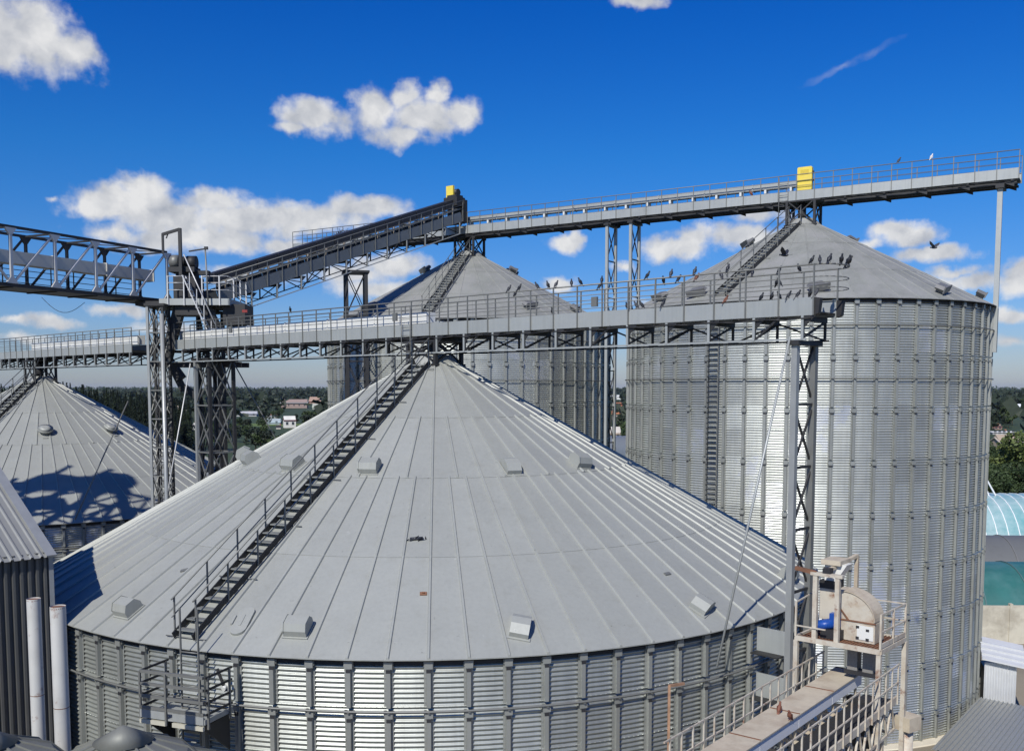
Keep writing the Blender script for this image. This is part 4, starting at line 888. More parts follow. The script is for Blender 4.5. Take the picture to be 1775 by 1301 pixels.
# ------------------------------------------------------------------ bucket elevator head and feed gallery, lower right
EK = .78                                  # the elevator stands in front of the lattice column
ep = on_z(1379, 1101, -8.0 * EK); ea = atan2(-.66, .75)
el_ = empty('elevator_platform', (ep.x, ep.y, ep.z), ea, 'rusty cream platform with railings around the bucket elevator head', 'platform')
el_.scale = (EK,) * 3
PX, PY = 2.75, 2.1
m = MB(); m.box(.1, PX - .1, .1, PY - .1, -.05, -.03)
m.build('floor', rust_m, el_)
gm = MB(); gm.box(-.012, .012, .1, PY - .1, -.03, .0); gme = gm.mesh('grating_bar', rust_m)
for i in range(24): put(gme, 'grating_bar', el_, (.15 + i * .107, 0, 0))
for a, b in (((0, 0), (PX, 0)), ((PX, 0), (PX, PY)), ((PX, PY), (0, PY)), ((0, PY), (0, 0))): m = MB(); m.bar((a[0], a[1], -.06), (b[0], b[1], -.06), .08, .15); m.build('edge_beam', cream_m, el_)
pm = MB(); pm.box(-.03, .03, -.03, .03, 0, 1.12); pme = pm.mesh('post', cream_m)
for x, y in ((0, 0), (PX, 0), (PX, PY * .5), (PX, PY), (0, PY)): put(pme, 'post', el_, (x, y, 0))
for z in (.12, .55, 1.1):
    m = MB(); m.bar((PX, 0, z), (PX, PY, z), .04, .05 if z > .2 else .14); m.build('guard_rail', cream_m, el_)
    if z > .2: m = MB(); m.bar((PX * .45, PY, z), (PX, PY, z), .04); m.build('guard_rail', cream_m, el_)
m = MB(); m.bar((0, 0, .35), (1.0, 0, .35), .04); m.bar((0, 0, 1.1), (0, PY, 1.3), .04); m.build('guard_rail', cream_m, el_)
for x, y in ((0.02, 0.02), (PX - .05, .05), (PX, PY)): m = MB(); m.box(x - .07, x + .07, y - .07, y + .07, -13.8, -.13); m.build('support_leg', cream_m, el_)
# frame with hoist beam
for x in (.60, 1.33): m = MB(); m.box(x - .07, x + .07, .02, .16, 0, 2.05); m.build('frame_leg', cream_m, el_)
m = MB(); m.box(.45, 1.5, .0, .18, 2.05, 2.15); m.build('frame_beam', cream_m, el_)
m = MB(); m.bar((-.1, .1, 2.2), (.6, .1, 2.12), .12); m.build('hoist_beam', rust_m, el_)
m = MB(); m.bar((.9, .12, 2.18), (1.15, 2.0, 2.5), .12, .10); m.bar((1.15, 2.0, 2.5), (1.15, 2.0, 0), .12); m.build('davit', creamtop_m, el_)
m = MB(); m.box(.85, 1.1, .0, .25, 2.15, 2.32); m.build('chain_hoist', black_m, el_)
eh = empty('bucket_elevator', (ep.x, ep.y, ep.z), ea, 'cream bucket elevator head with a rounded hood and a blue motor', 'bucket elevator')
eh.scale = (EK, EK, EK * .86)
R_ = 1.02; cx_, cz_ = 1.30, .78
arc = [(cx_ + R_ * sin(t), cz_ + R_ * cos(t)) for t in [i * pi / 2 / 12 for i in range(13)]]
m = MB(); m.prism([(.50, .62), (.50, cz_ + R_)] + arc + [(cx_ + R_, .72), (cx_ - .1, .72)], 1, .62, 1.35); m.build('hood', cream_m, eh)
for (a, b) in zip(arc, arc[1:]):
    m = MB(); m.bar((a[0], .985, a[1] + .01), (b[0], .985, b[1] + .01), .80, .03); m.build('hood_strip', creamtop_m, eh)
m = MB(); m.bar((1.22, .60, .74), (2.36, .60, .74), .05, .05); m.bar((1.5, .6, .74), (1.2, .6, 1.15), .04); m.build('flange', rust_m, eh)
m = MB(); m.box(1.25, 2.34, .60, 1.37, .0, .72); m.build('lower_box', cream_m, eh)
m = MB(); m.box(1.78, 2.30, .575, .60, .10, .62); m.build('inspection_door', white_m, eh)
hm_ = MB(); hm_.box(-.05, .05, -.02, 0, -.04, .04); hme = hm_.mesh('hinge', black_m)
for x, z in ((1.80, .16), (1.80, .56), (2.12, .14), (2.12, .48)): put(hme, 'hinge', eh, (x, .575, z))
m = MB(); m.box(.48, 1.02, .64, 1.3, cz_ + R_, cz_ + R_ + .3); m.build('inlet_collar', dark_steel_m, eh)
m = MB(); m.prism([(.62, cz_ + R_ + .3), (1.0, cz_ + R_ + .3), (1.35, cz_ + R_ + .95), (.62, cz_ + R_ + .95)], 1, .7, 1.2); m.build('spout', white_m, eh)
m = MB(); m.box(.55, 1.2, .55, 1.35, cz_ + R_ + .92, cz_ + R_ + 1.1); m.build('spout_lid', creamtop_m, eh)
m = MB(); m.tube((.55, .30, .42), (1.02, .52, .56), .19, 20); m.tube((.52, .285, .41), (.56, .305, .42), .15, 18); m.build('motor', blue_m, eh)
fm = MB(); fm.tube((0, 0, 0), (.012, .0056, .0036), .205, 16); fme = fm.mesh('cooling_fin', blue_m)
for i in range(6): put(fme, 'cooling_fin', eh, (.64 + i * .055, .342 + i * .0257, .447 + i * .0164))
m = MB(); m.box(.95, 1.25, .38, .68, .45, .95); m.build('gearbox', blue_m, eh); m = MB(); m.box(.7, 1.35, .3, .65, .0, .35); m.build('motor_base', black_m, eh)
for x0 in (1.42, 1.92): m = MB(); m.box(x0, x0 + .33, .75, 1.1, -1.15, -.12); m.build('elevator_leg', mesh_m, eh)
m = MB(); m.box(1.35, 2.35, .7, 1.15, -1.3, -1.15); m.box(1.42, 2.3, .8, 1.1, -13.8, -2.2); m.build('boot_flange', black_m, eh)

gA = Vector((5.6, 24.45)); gdir = Vector((.62, .785)).normalized(); gn = Vector((-gdir.y, gdir.x)); GLn = 10.6
q0 = Vector((11.15, 31.6)); g0 = q0 - gdir * GLn
fg = empty('feed_gallery', (g0.x * EK, g0.y * EK, -10.0 * EK), atan2(gdir.y, gdir.x), 'cream conveyor gallery with a dusty top running down the lower right towards the viewer', 'conveyor gallery')
# local x along, +y to the left (towards the foreground silo)
fg.scale = (EK,) * 3; n = 4
for x in (.8, 5.2, 9.6):
    for y in (-1.4, .6): m = MB(); m.box(x - .07, x + .07, y - .07, y + .07, -11.8, -1.0); m.build('trestle_leg', creamtop_m, fg)
for i in range(n):
    a, b = i * GLn / n + .012, (i + 1) * GLn / n - .012
    m = MB(); m.box(a, b, -.42, .42, .32, .70); m.build('conveyor_casing', white_m if 0 else material('pale_casing', (.70, .70, .70), .45, .0, .05, 2, rust=.1), fg)
    m = MB(); m.box(a - .012, b - .01, -.46, .46, .70, .735); m.build('top_plate', creamtop_m, fg)
    m = MB(); m.box(b - .02, b + .03, -.45, .45, .735, .75); m.build('joint', rust_m, fg)
m = MB(); m.box(0, GLn, -1.5, -.5, -.03, 0.0); m.build('walkway', dark_steel_m, fg)
for y, z0, z1, mt in ((-1.55, -.08, .16, cream_m), (.75, -.08, .05, cream_m), (-1.5, -1.0, -.92, cream_m), (.7, -1.0, -.92, creamtop_m)): m = MB(); m.box(0, GLn, y - .03, y + .03, z0, z1); m.build('side_beam', mt, fg)
pm = MB(); pm.box(-.022, .022, -.022, .022, -.1, 1.22); pme = pm.mesh('post', cream_m)
for y in (-1.60, .85):
    for i in range(18): put(pme, 'post', fg, (.1 + i * GLn / 17.3, y, 0))
    for z in (.62, 1.2): m = MB(); m.bar((-.2, y, z), (GLn, y, z), .04); m.build('guard_rail', cream_m, fg)
for y in (-1.5, .7):
    d1 = MB(); d1.bar((0, 0, -.95), (.38, 0, -.1), .06, .06); d1.bar((.38, 0, -.1), (.76, 0, -.95), .06, .06); dme = d1.mesh('truss_diagonal', cream_m if y < 0 else creamtop_m)
    for i in range(14): put(dme, 'truss_diagonal', fg, (i * .757, y, 0))
cm = MB(); cm.box(-.04, .04, -1.5, .75, -1.0, -.93); cme3 = cm.mesh('lower_cross_member', creamtop_m)
for i in range(11): put(cme3, 'lower_cross_member', fg, (.2 + i, 0, 0))
cm = MB(); cm.box(-.05, .05, -1.5, .75, -.12, -.04); cm.bar((0, -.35, -.05), (0, -.35, .34), .07); cm.bar((0, .35, -.05), (0, .35, .34), .07); cme = cm.mesh('cross_member', creamtop_m)
for i in range(11): put(cme, 'cross_member', fg, (.2 + i, 0, 0))
q = on_y(1571, 1262, 31.0 * EK); col = empty('concrete_post', (q.x, q.y, GZ), .6, 'round cream column with a block head at the end of the feed gallery', 'column')
m = MB(); m.tube((0, 0, 0), (0, 0, q.z - GZ), .17, 16); m.build('shaft', cream_m, col); m = MB(); m.box(-.25, .25, -.25, .25, q.z - GZ, q.z - GZ + .36); m.build('head', creamtop_m, col)

# ------------------------------------------------------------------ right-hand side: shed, ribbed low roof, wall, tunnels
lr = empty('low_building', (18.3, 41.3, GZ), atan2(.79, .61), 'low building with a ribbed grey metal roof in the bottom right corner', 'building')
m = MB(); m.box(0, 8.6, -7.5, -.1, 0, 1.2); m.build('wall', clad_m, lr)
pts = profile_sheet(1.0, 0, .2, .05, 0, .55); k = len(pts); sm = MB(); vs_ = [(x, -y, 1.42 - .02 * y + d) for x in (-.3, 8.7) for y, d in pts]
sm.add(vs_, [(i, i + 1, k + i + 1, k + i) for i in range(k - 1)]); me = sm.mesh('roof_sheet', cladroof_m, fix=False)
for i in range(8): put(me, 'roof_sheet', lr, (0, -i * .998, -.02 * i))
q = on_y(1706, 1216, 49.3)
sh = empty('lean_to_shed', (q.x, q.y, q.z - .9), -.30, 'small white corrugated lean-to shed beside the foot of the right-hand silo', 'shed')
pts = profile_sheet(.5, 0, .125, .035, 0, .5); k = len(pts); vs_ = [(x, -d, z) for z in (0, 3.0) for x, d in pts]; sm = MB(); sm.add(vs_, [(i, i + 1, k + i + 1, k + i) for i in range(k - 1)])
shm = material('white_sheet', (.62, .63, .62), .35, .3, .06, 2, objvar=.04); wme = sm.mesh('wall_panel', shm, fix=False)
for i in range(3): put(wme, 'wall_panel', sh, (-.05 + i * .5, 0, -.0))
m = MB(); m.box(-.05, 1.42, .02, 1.5, 0, 2.7); m.build('side_wall', clad_m, sh)
rsm_ = MB(); pts = profile_sheet(.5, 0, .25, .035, 0, .5); k = len(pts); 
rsm_.add([(x, y, 3.25 - (x + .2) * .22 - (.25 - 0) * 0 - y * 0 + d * .0 - (y if False else 0)) for x in (-.2, 1.95) for y, d in [(-.35, 0), (.3, .0), (.32, .05), (.4, .05), (.42, 0), (1.0, 0), (1.02, .05), (1.1, .05), (1.12, 0), (1.7, 0)]], [(i, i + 1, 11 + i, 10 + i) for i in range(9)])
m = MB(); m.prism([(-.35, 3.30), (-.35, 3.22), (1.7, 3.9), (1.7, 3.98)], 0, -.2, 1.95); o = m.build('roof', shm, sh); o.rotation_euler = (0, .16, 0); o.location.x = -.55
for yy in (.1, .6, 1.1): m = MB(); z = 3.30 + (yy + .35) * .332; m.bar((-.2, yy, z + .02), (1.95, yy, z + .02), .10, .05); o = m.build('roof_rib', shm, sh); o.rotation_euler = (0, .16, 0); o.location.x = -.55

cw = on_z(1700, 1116, GZ); root = empty('concrete_wall', (cw.x - 1.0, cw.y + .3, GZ), -.06, 'stained pale concrete panel wall behind the yard on the right', 'wall')
for i in range(5): m = MB(); m.box(i * 3.0 + .02, i * 3.0 + 2.98, 0, .2, 0, 2.55 + .03 * (i % 2)); m.build('panel', conc_m, root)
for i in range(6): m = MB(); m.box(i * 3.0 - .1, i * 3.0 + .1, -.06, .26, 0, 2.7); m.build('pillar', conc_m, root)
def tunnel(x0, y0, r, h, Ln, mt, rib_m, label, rz, ribs=1.5, name='poly_tunnel'):
    root = empty(name, (x0, y0, GZ), rz, label, 'tunnel', 'arched tunnels behind the yard wall'); n = 18
    arc = [(-r * cos(pi * i / n), h * sin(pi * i / n) ** .8) for i in range(n + 1)]
    seg = int(Ln / ribs)
    sm = MB(); sm.add([(x, y, z) for x in (.02, ribs - .02) for y, z in arc], [(i, i + 1, n + 2 + i, n + 1 + i) for i in range(n)], True); sme = sm.mesh('cover_sheet', mt, fix=False)
    rm = MB()
    for a, b in zip(arc, arc[1:]): rm.bar((0, a[0], a[1] + .03), (0, b[0], b[1] + .03), .07, .07)
    rme = rm.mesh('rib', rib_m)
    for i in range(seg): put(sme, 'cover_sheet', root, (i * ribs, 0, 0)); put(rme, 'rib', root, (i * ribs, 0, 0))
    return root
teal_m = material('teal_film', (.03, .13, .12), .45, .0, .25, .5, dirt=(.10, .20, .20), dirt_amt=.3, dscale=.4, objvar=.1)
tarp_m = material('grey_tarp', (.115, .12, .12), .6, 0, .12, .6, dirt=(.07, .07, .07), dirt_amt=.2)
film_m = material('pale_film', (.13, .30, .31), .3, 0, .2, .35, dirt=(.42, .52, .52), dirt_amt=.4, dscale=.25, objvar=.05)
tunnel(cw.x - 2, cw.y + 5.2, 4.4, 4.6, 24, teal_m, material('teal_rib', (.08, .14, .14), .5), 'teal film tunnel right behind the concrete wall', -.04, 3.0)
tunnel(cw.x - 2, cw.y + 13.5, 4.2, 5.3, 28, tarp_m, material('tarp_rib', (.15, .15, .15), .5), 'grey tarpaulin tunnel between the teal one and the pale greenhouse', -.05, 3.2)
gh = tunnel(cw.x - 2, cw.y + 26.5, 6.5, 7.3, 40, film_m, material('white_rib', (.70, .72, .72), .5), 'pale ribbed greenhouse tunnel behind the grey tarpaulin one', -.07, .95)
for x in (7.5, 14):
    m = MB(); m.bar((x - 4.5, -1, 7.2), (x, -1, 8.8), .18); m.bar((x, -1, 8.8), (x + .9, -1, 7.25), .12); m.bar((x - .3, -1, 8.7), (x + .3, -1, 7.25), .1); m.build('vent_frame', material('white_rib', (.70, .72, .72), .5), gh)

# ------------------------------------------------------------------ town
def gp(u, v): return on_z(u, v, GZ)
PAL = {}
def pal(n, c): 
    if n not in PAL: PAL[n] = material('paint_' + n, c, .8, 0, .12, .5)
    return PAL[n]
def house(u, v, wpx, hpx, label, wall=(.5, .46, .38), roof=(.3, .1, .06), rp=.5, yaw=0.2, dd=.7, flat=False, wins=3):
    p = gp(u, v); sc_ = p.y / FP; w = wpx * sc_; h = hpx * sc_; d = w * dd; kx = '%.2f%.2f%.2f'
    root = empty('house', (p.x, p.y, GZ), yaw, label, 'house', 'houses of the town')
    wm = pal(kx % wall, wall); rf = pal(kx % roof, roof)
    m = MB(); m.box(-w / 2, w / 2, -d / 2, d / 2, 0, h)
    if not flat: m.prism([(-d / 2, h), (d / 2, h), (0, h + d * rp * .94)], 0, -w / 2 + .02, w / 2 - .02)
    m.build('wall', wm, root)
    ov = .04 * w
    if flat: m = MB(); m.box(-w / 2 - ov, w / 2 + ov, -d / 2 - ov, d / 2 + ov, h + .003, h + .3); m.build('roof', rf, root)
    else:
        for s in (-1, 1): m = MB(); m.bar((0, s * (d / 2 + ov) / 2, h + (d / 2 - ov) / 2 * rp + .12), (0, s * (d / 2 + ov) / 2 + .01, h + (d / 2 - ov) / 2 * rp + .12), .1) if False else m.add([(-w / 2 - ov, s * (d / 2 + ov), h - ov * rp + .05), (w / 2 + ov, s * (d / 2 + ov), h - ov * rp + .05), (w / 2 + ov, 0, h + d / 2 * rp + .08), (-w / 2 - ov, 0, h + d / 2 * rp + .08), (-w / 2 - ov, s * (d / 2 + ov), h - ov * rp + .2), (w / 2 + ov, s * (d / 2 + ov), h - ov * rp + .2), (w / 2 + ov, 0, h + d / 2 * rp + .23), (-w / 2 - ov, 0, h + d / 2 * rp + .23)], [(0, 3, 2, 1), (4, 5, 6, 7), (0, 1, 5, 4), (1, 2, 6, 5), (2, 3, 7, 6), (3, 0, 4, 7)]); m.build('roof', rf, root)
        m = MB(); m.box(w * .2, w * .2 + .6, d * .1, d * .1 + .6, h + d * rp * .3, h + d * rp * .5 + .9); m.build('chimney', pal('br', (.25, .12, .08)), root)
    wmesh = MB(); wmesh.box(-.5, .5, -.05, .02, 0, 1.2); wme = wmesh.mesh('window', pal('glass', (.03, .04, .05)))
    for i in range(wins): put(wme, 'window', root, (-w / 2 + w * (i + .5) / wins, -d / 2 - .02, h * .45))
    return root
hs_ = [  # u, v(base), width px, wall height px, label, wall, roof, pitch, yaw
    (511, 707, 44, 9, 'long pink and white building with a pale roof, far off left of the middle silo', (.27, .20, .17), (.24, .24, .23), .3, .1),
    (549, 699, 24, 3, 'far building with a wide rust-red roof beside the middle silo', (.3, .2, .15), (.17, .05, .025), .5, -.1),
    (548, 709, 12, 3, 'tiny house with a pale green gable roof by the middle silo', (.35, .35, .3), (.32, .38, .27), .8, .1),
    (422, 721, 48, 4, 'long low pale grey building right of the transfer towers', (.42, .42, .42), (.30, .31, .33), .2, .1),
    (502, 741, 20, 12, 'white two-storey house with a maroon roof', (.62, .60, .54), (.09, .035, .04), .6, .35),
    (475, 735, 24, 3, 'low shed with a pale blue roof beside the white two-storey house', (.3, .35, .36), (.36, .45, .46), .4, .05),
    (483, 743, 8, 4, 'small annex with a dark red roof below the white two-storey house', (.6, .55, .48), (.10, .03, .02), .5, .1),
    (467, 724, 8, 3, 'left of two small white sheds in the trees', (.65, .64, .6), (.6, .6, .56), .2, .1),
    (478, 724, 5, 3, 'right of two small white sheds in the trees', (.65, .64, .6), (.6, .6, .56), .2, .1),
    (467, 700, 8, 2, 'distant pale hut in the dark trees', (.5, .5, .45), (.4, .4, .4), .3, 0),
    (300, 722, 24, 7, 'house with an orange-red roof seen between the transfer towers', (.5, .42, .33), (.33, .10, .06), .7, .5),
    (325, 722, 16, 5, 'pale roofed house right of the orange-red one between the transfer towers', (.4, .36, .3), (.42, .36, .28), .6, .2),
    (335, 745, 12, 7, 'small white house low between the transfer towers', (.6, .6, .55), (.25, .22, .2), .6, .4),
    (1068, 692, 18, 5, 'far white flat building in the gap between the tall silos', (.66, .66, .62), (.5, .5, .48), .2, 0),
    (1072, 717, 22, 9, 'orange brick house with a gabled tan roof in the gap between the tall silos', (.42, .17, .09), (.33, .25, .2), .7, .9),
    (1064, 729, 14, 4, 'low brown-roofed outbuilding below the orange brick house', (.3, .26, .22), (.22, .13, .10), .5, .1),
    (1062, 760, 26, 8, 'house with a wide tan roof low in the gap between the tall silos', (.5, .46, .4), (.36, .28, .20), .7, .2),
    (1078, 771, 14, 9, 'white walled house with a dark red roof against the right-hand silo edge', (.62, .6, .55), (.14, .02, .015), .6, .2),
    (1768, 713, 44, 7, 'long white building among the trees at the right edge', (.66, .67, .68), (.58, .59, .6), .3, -.2),
    (1756, 776, 64, 10, 'tan walled hall with a white roof edge at the right edge', (.34, .27, .2), (.40, .36, .30), .45, .05),
    (1735, 752, 40, 3, 'flat white roofed block behind the tan walled hall', (.5, .5, .5), (.60, .61, .62), .1, .05),
    (1727, 744, 14, 4, 'small red-brown roofed house right beside the silo at the right edge', (.3, .2, .16), (.16, .06, .05), .5, .1),
    (1765, 694, 40, 2, 'distant brown ploughed bank with a hut at the right edge', (.25, .18, .12), (.25, .18, .12), .1, 0)]
hs_.pop()
for h in hs_: house(h[0], h[1], h[2], h[3], h[4], h[5], h[6], h[7], h[8], dd=.5 if h[2] > 30 else .75, wins=5 if h[2] > 30 else 2)
p = gp(1069, 792); tunnel(p.x - 5, p.y + 3, 5, 5, 14, material('grey_sheet', (.20, .22, .23), .4, .3), steel_m, 'grey round-roofed hangar at the foot of the gap between the tall silos', .3, 3.5, name='hangar')
fm_ = MB(); p = gp(1070, 733)
grid('field', material('field_grass', (.10, .15, .03), .9, 0, .2, .02), p.x - 60, p.x + 40, p.y - 30, p.y + 28, GZ + .004)
p = gp(440, 737); grid('meadow', material('field_grass', (.10, .15, .03), .9, 0, .2, .02), p.x - 90, p.x + 20, p.y - 10, p.y + 24, GZ + .004)
p = gp(1070, 741); grid('road', material('asphalt', (.14, .15, .17), .8, 0, .1, .5), p.x - 80, p.x + 60, p.y - 6, p.y + 3, GZ + .008)

# ------------------------------------------------------------------ trees
def leaf_cloud(m, n, f, size, rnd):
    for _ in range(n):
        c, nrm = f(rnd); s = size * rnd.uniform(.6, 1.35)
        a = Vector((rnd.gauss(0, 1), rnd.gauss(0, 1), rnd.gauss(0, .6))).normalized(); b = a.cross((nrm + Vector((rnd.gauss(0, .5), rnd.gauss(0, .5), rnd.gauss(0, .5)))).normalized())
        if b.length < .05: continue
        b.normalize(); m.add([c - a * s, c - b * s * .6, c + a * s, c + b * s * .6], [(0, 1, 2, 3)])
def broadleaf(seed, n=900, h=9.0, r=3.6, size=.42, mt=None):
    rnd = random.Random(seed); blobs = []
    for i in range(9):
        a = rnd.uniform(0, 2 * pi); q = rnd.uniform(.1, .75) * r; z = h * rnd.uniform(.36, .86); blobs.append((Vector((q * cos(a), q * sin(a), z)), r * rnd.uniform(.32, .55)))
    blobs.append((Vector((0, 0, h * .82)), r * .45))
    def f(rn):
        c, rr = rn.choice(blobs); d = Vector((rn.gauss(0, 1), rn.gauss(0, 1), rn.gauss(0, 1))).normalized()
        return c + Vector((d.x, d.y, d.z * .8)) * rr * rn.uniform(.75, 1.08), d
    m = MB(); leaf_cloud(m, n, f, size, rnd); cr = m.mesh('crown', mt or leaf_m, fix=False)
    t = MB(); t.tube((0, 0, 0), (0, 0, h * .5), .24, 7, .14)
    for c, rr in blobs[:6]: t.tube((0, 0, h * rnd.uniform(.25, .42)), c, .1, 5, .03)
    return cr, t.mesh('trunk', trunk_m)
def conifer(seed, h=19.0, r=3.0, n=1500):
    rnd = random.Random(seed); m = MB()
    for _ in range(n):
        f = rnd.random() ** .9; z = h * (.16 + .84 * f); rr = r * (1 - f) ** 1.0 * rnd.uniform(.35, 1.12) * (1 + .25 * sin(z * 2.1 + seed)) + .08; a = rnd.uniform(0, 2 * pi)
        c = Vector((rr * cos(a), rr * sin(a), z - rr * .25)); d = Vector((cos(a), sin(a), -.35)); s = rnd.uniform(.4, .95) * (1.15 - .85 * f); w = Vector((-sin(a), cos(a), 0)) * s * .5
        m.add([c - d * s - w, c - d * s + w, c + d * s * .9 + Vector((0, 0, rnd.uniform(-.2, .25)))], [(0, 1, 2)])
    t = MB(); t.tube((0, 0, 0), (0, 0, h * .97), .26, 6, .03); return m.mesh('crown', dark_leaf_m, fix=False), t.mesh('trunk', trunk_m)
BL = [broadleaf(i) for i in range(5)]; BLd = [broadleaf(i + 20, mt=dark_leaf_m) for i in range(3)]; CF = [conifer(i) for i in range(4)]
BN = [broadleaf(40 + i, 4200, 8.5, 4.2, .22, willow_m if i == 0 else leaf_m) for i in range(3)]
rt = random.Random(11)
def plant(name, pair, x, y, sc_, label, group):
    root = empty(name, (x, y, GZ - .05), rt.uniform(0, 6.28), label, 'tree', group); root.scale = (sc_ * rt.uniform(.9, 1.15),) * 2 + (sc_,)
    put(pair[0], 'crown', root); put(pair[1], 'trunk', root); return root
LM = [(-200, 0, 'off the left edge'), (0, 60, 'left of the left-hand silo cap'), (60, 130, 'above the left-hand silo cap'), (130, 180, 'over the left-hand silo right slope'), (180, 220, 'below the middle of the left bridge'), (220, 256, 'just left of the narrow lattice tower'),
      (256, 292, 'behind the narrow lattice tower'), (292, 338, 'between the two transfer towers'), (338, 398, 'behind the square cross-braced tower'), (398, 430, 'right of the cross-braced tower'), (430, 465, 'left of the white two-storey house'), (465, 500, 'around the white two-storey house'),
      (500, 535, 'below the long pink building'), (535, 640, 'beside the middle silo'), (640, 1000, 'behind the middle silo'), (1000, 1058, 'behind the middle silo'), (1058, 1070, 'left in the gap between tall silos'), (1070, 1084, 'right in the gap between tall silos'), (1084, 1150, 'behind the right-hand silo'),
      (1150, 1722, 'behind the right-hand silo'), (1722, 1740, 'just right of the shiny silo'), (1740, 1758, 'between silo and right picture edge'), (1758, 2600, 'at the very right picture edge')]
def where(u):
    for a, b, t in LM:
        if a <= u < b: return t
    return 'off the left edge'
for i in range(290):                       # conifer wood on the left skyline
    d = 170 * (2.1 ** rt.random()); u = rt.uniform(-60, 330)
    hgt = .93 * (1 - max(0, u - 120) / 900); sc_ = rt.uniform(.86, 1.04)
    row = 'front' if d < 215 else 'middle' if d < 285 else 'back'
    p = gp(u, 672 + 17 * FP / d); plant('conifer', rt.choice(CF), p.x, p.y, sc_ * hgt, '%s dark conifer, %s rows, %s' % ('taller' if sc_ > .95 else 'shorter', row, where(u)), 'conifers of the left skyline wood')
def free(u, v, h=9.0, w=3.0):
    k = (v - 672) / 17.0
    for q in hs_:
        if abs(u - q[0]) < q[2] * .5 - 2 + w * k * .4 and q[1] - q[3] - 2 < v and v - h * k < q[1] - q[3] * .3: return False
    return True
def scatter(n, u0, u1, v0, v1, pairs, s0, s1, kind, group, name='broadleaf_tree', skip=None, vp=1.2):
    k = 0; g = 0
    while k < n and g < 6000:
        g += 1; u = rt.uniform(u0, u1); v = v0 + (v1 - v0) * rt.random() ** vp; sc_ = rt.uniform(s0, s1)
        if not free(u, v, 9 * sc_, 3.6 * sc_): continue
        if skip and skip(u, v): continue
        f = (v - v0) / (v1 - v0); row = 'nearest' if f > .66 else 'middle' if f > .33 else 'farthest'
        p = gp(u, v); plant(name, rt.choice(pairs), p.x, p.y, sc_, '%s %s, %s rows, %s' % ('big' if sc_ > (s0 + s1) / 2 else 'small', kind, {'nearest': 'front', 'middle': 'middle', 'farthest': 'back'}[row], where(u)), group); k += 1
scatter(150, 255, 575, 684, 745, BL + BLd * 4, .4, 1.05, 'green tree', 'trees among the far houses', vp=.9)
scatter(44, 270, 560, 745, 810, BL + BLd, .45, .8, 'bush', 'bushy trees behind the foreground roof', skip=lambda u, v: u > 475 and v < 768)
scatter(30, 1040, 1100, 690, 790, BL * 2 + BLd, .4, .85, 'dark tree', 'trees in the gap between the silos', skip=lambda u, v: 724 < v < 748)
scatter(80, 1715, 1800, 682, 742, BL + BLd * 4, .45, 1.1, 'leafy tree', 'trees among the roofs at the right edge', vp=.9)
scatter(36, 1700, 1800, 795, 895, BN[1:], .45, .8, 'leafy bush', 'bushes beyond the greenhouses', name='bush')
p = gp(1762, 868); plant('willow', BN[0], p.x, p.y, 1.25, 'large yellow-green willow at the right edge above the greenhouses', None)
# far woods: one mass out to the horizon
def woods(name, mt, n, d0, d1, a0, a1, hh, seed):
    rnd = random.Random(seed); m = MB()
    for _ in range(n):
        d = d0 * (d1 / d0) ** rnd.random(); a = rnd.uniform(a0, a1); x, y = d * sin(a), d * cos(a)
        if y > 60 and 672 + 17 * FP / y > 672:
            u = CXP + FP * x / y; v = 672 + 17 * FP / y
            if not free(u, v, hh * 1.3, hh * .8): continue
        h = hh * rnd.uniform(.7, 1.3) * (1 + d / 6000); w = h * rnd.uniform(.5, .9)
        for j in range(16):
            c = Vector((x + rnd.gauss(0, w * .5), y + rnd.gauss(0, w * .5), GZ + h * rnd.uniform(.15, .95))); s = w * rnd.uniform(.18, .36)
            e = Vector((rnd.gauss(0, 1), rnd.gauss(0, 1), rnd.gauss(0, .7))).normalized() * s; f = Vector((rnd.gauss(0, 1), rnd.gauss(0, 1), rnd.gauss(0, .8))).normalized() * s
            m.add([c - e, c - f, c + e, c + f], [(0, 1, 2, 3)])
    o = m.build(name, mt, fix=False); return tag(o, 'mass of far woods running out to the horizon', 'woods', kind='stuff')
woods('far_woods', dark_leaf_m, 7000, 380, 3500, -.75, .75, 9, 3)
woods('horizon_woods', leaf_m, 2600, 2600, 9000, -.85, .85, 10, 5)

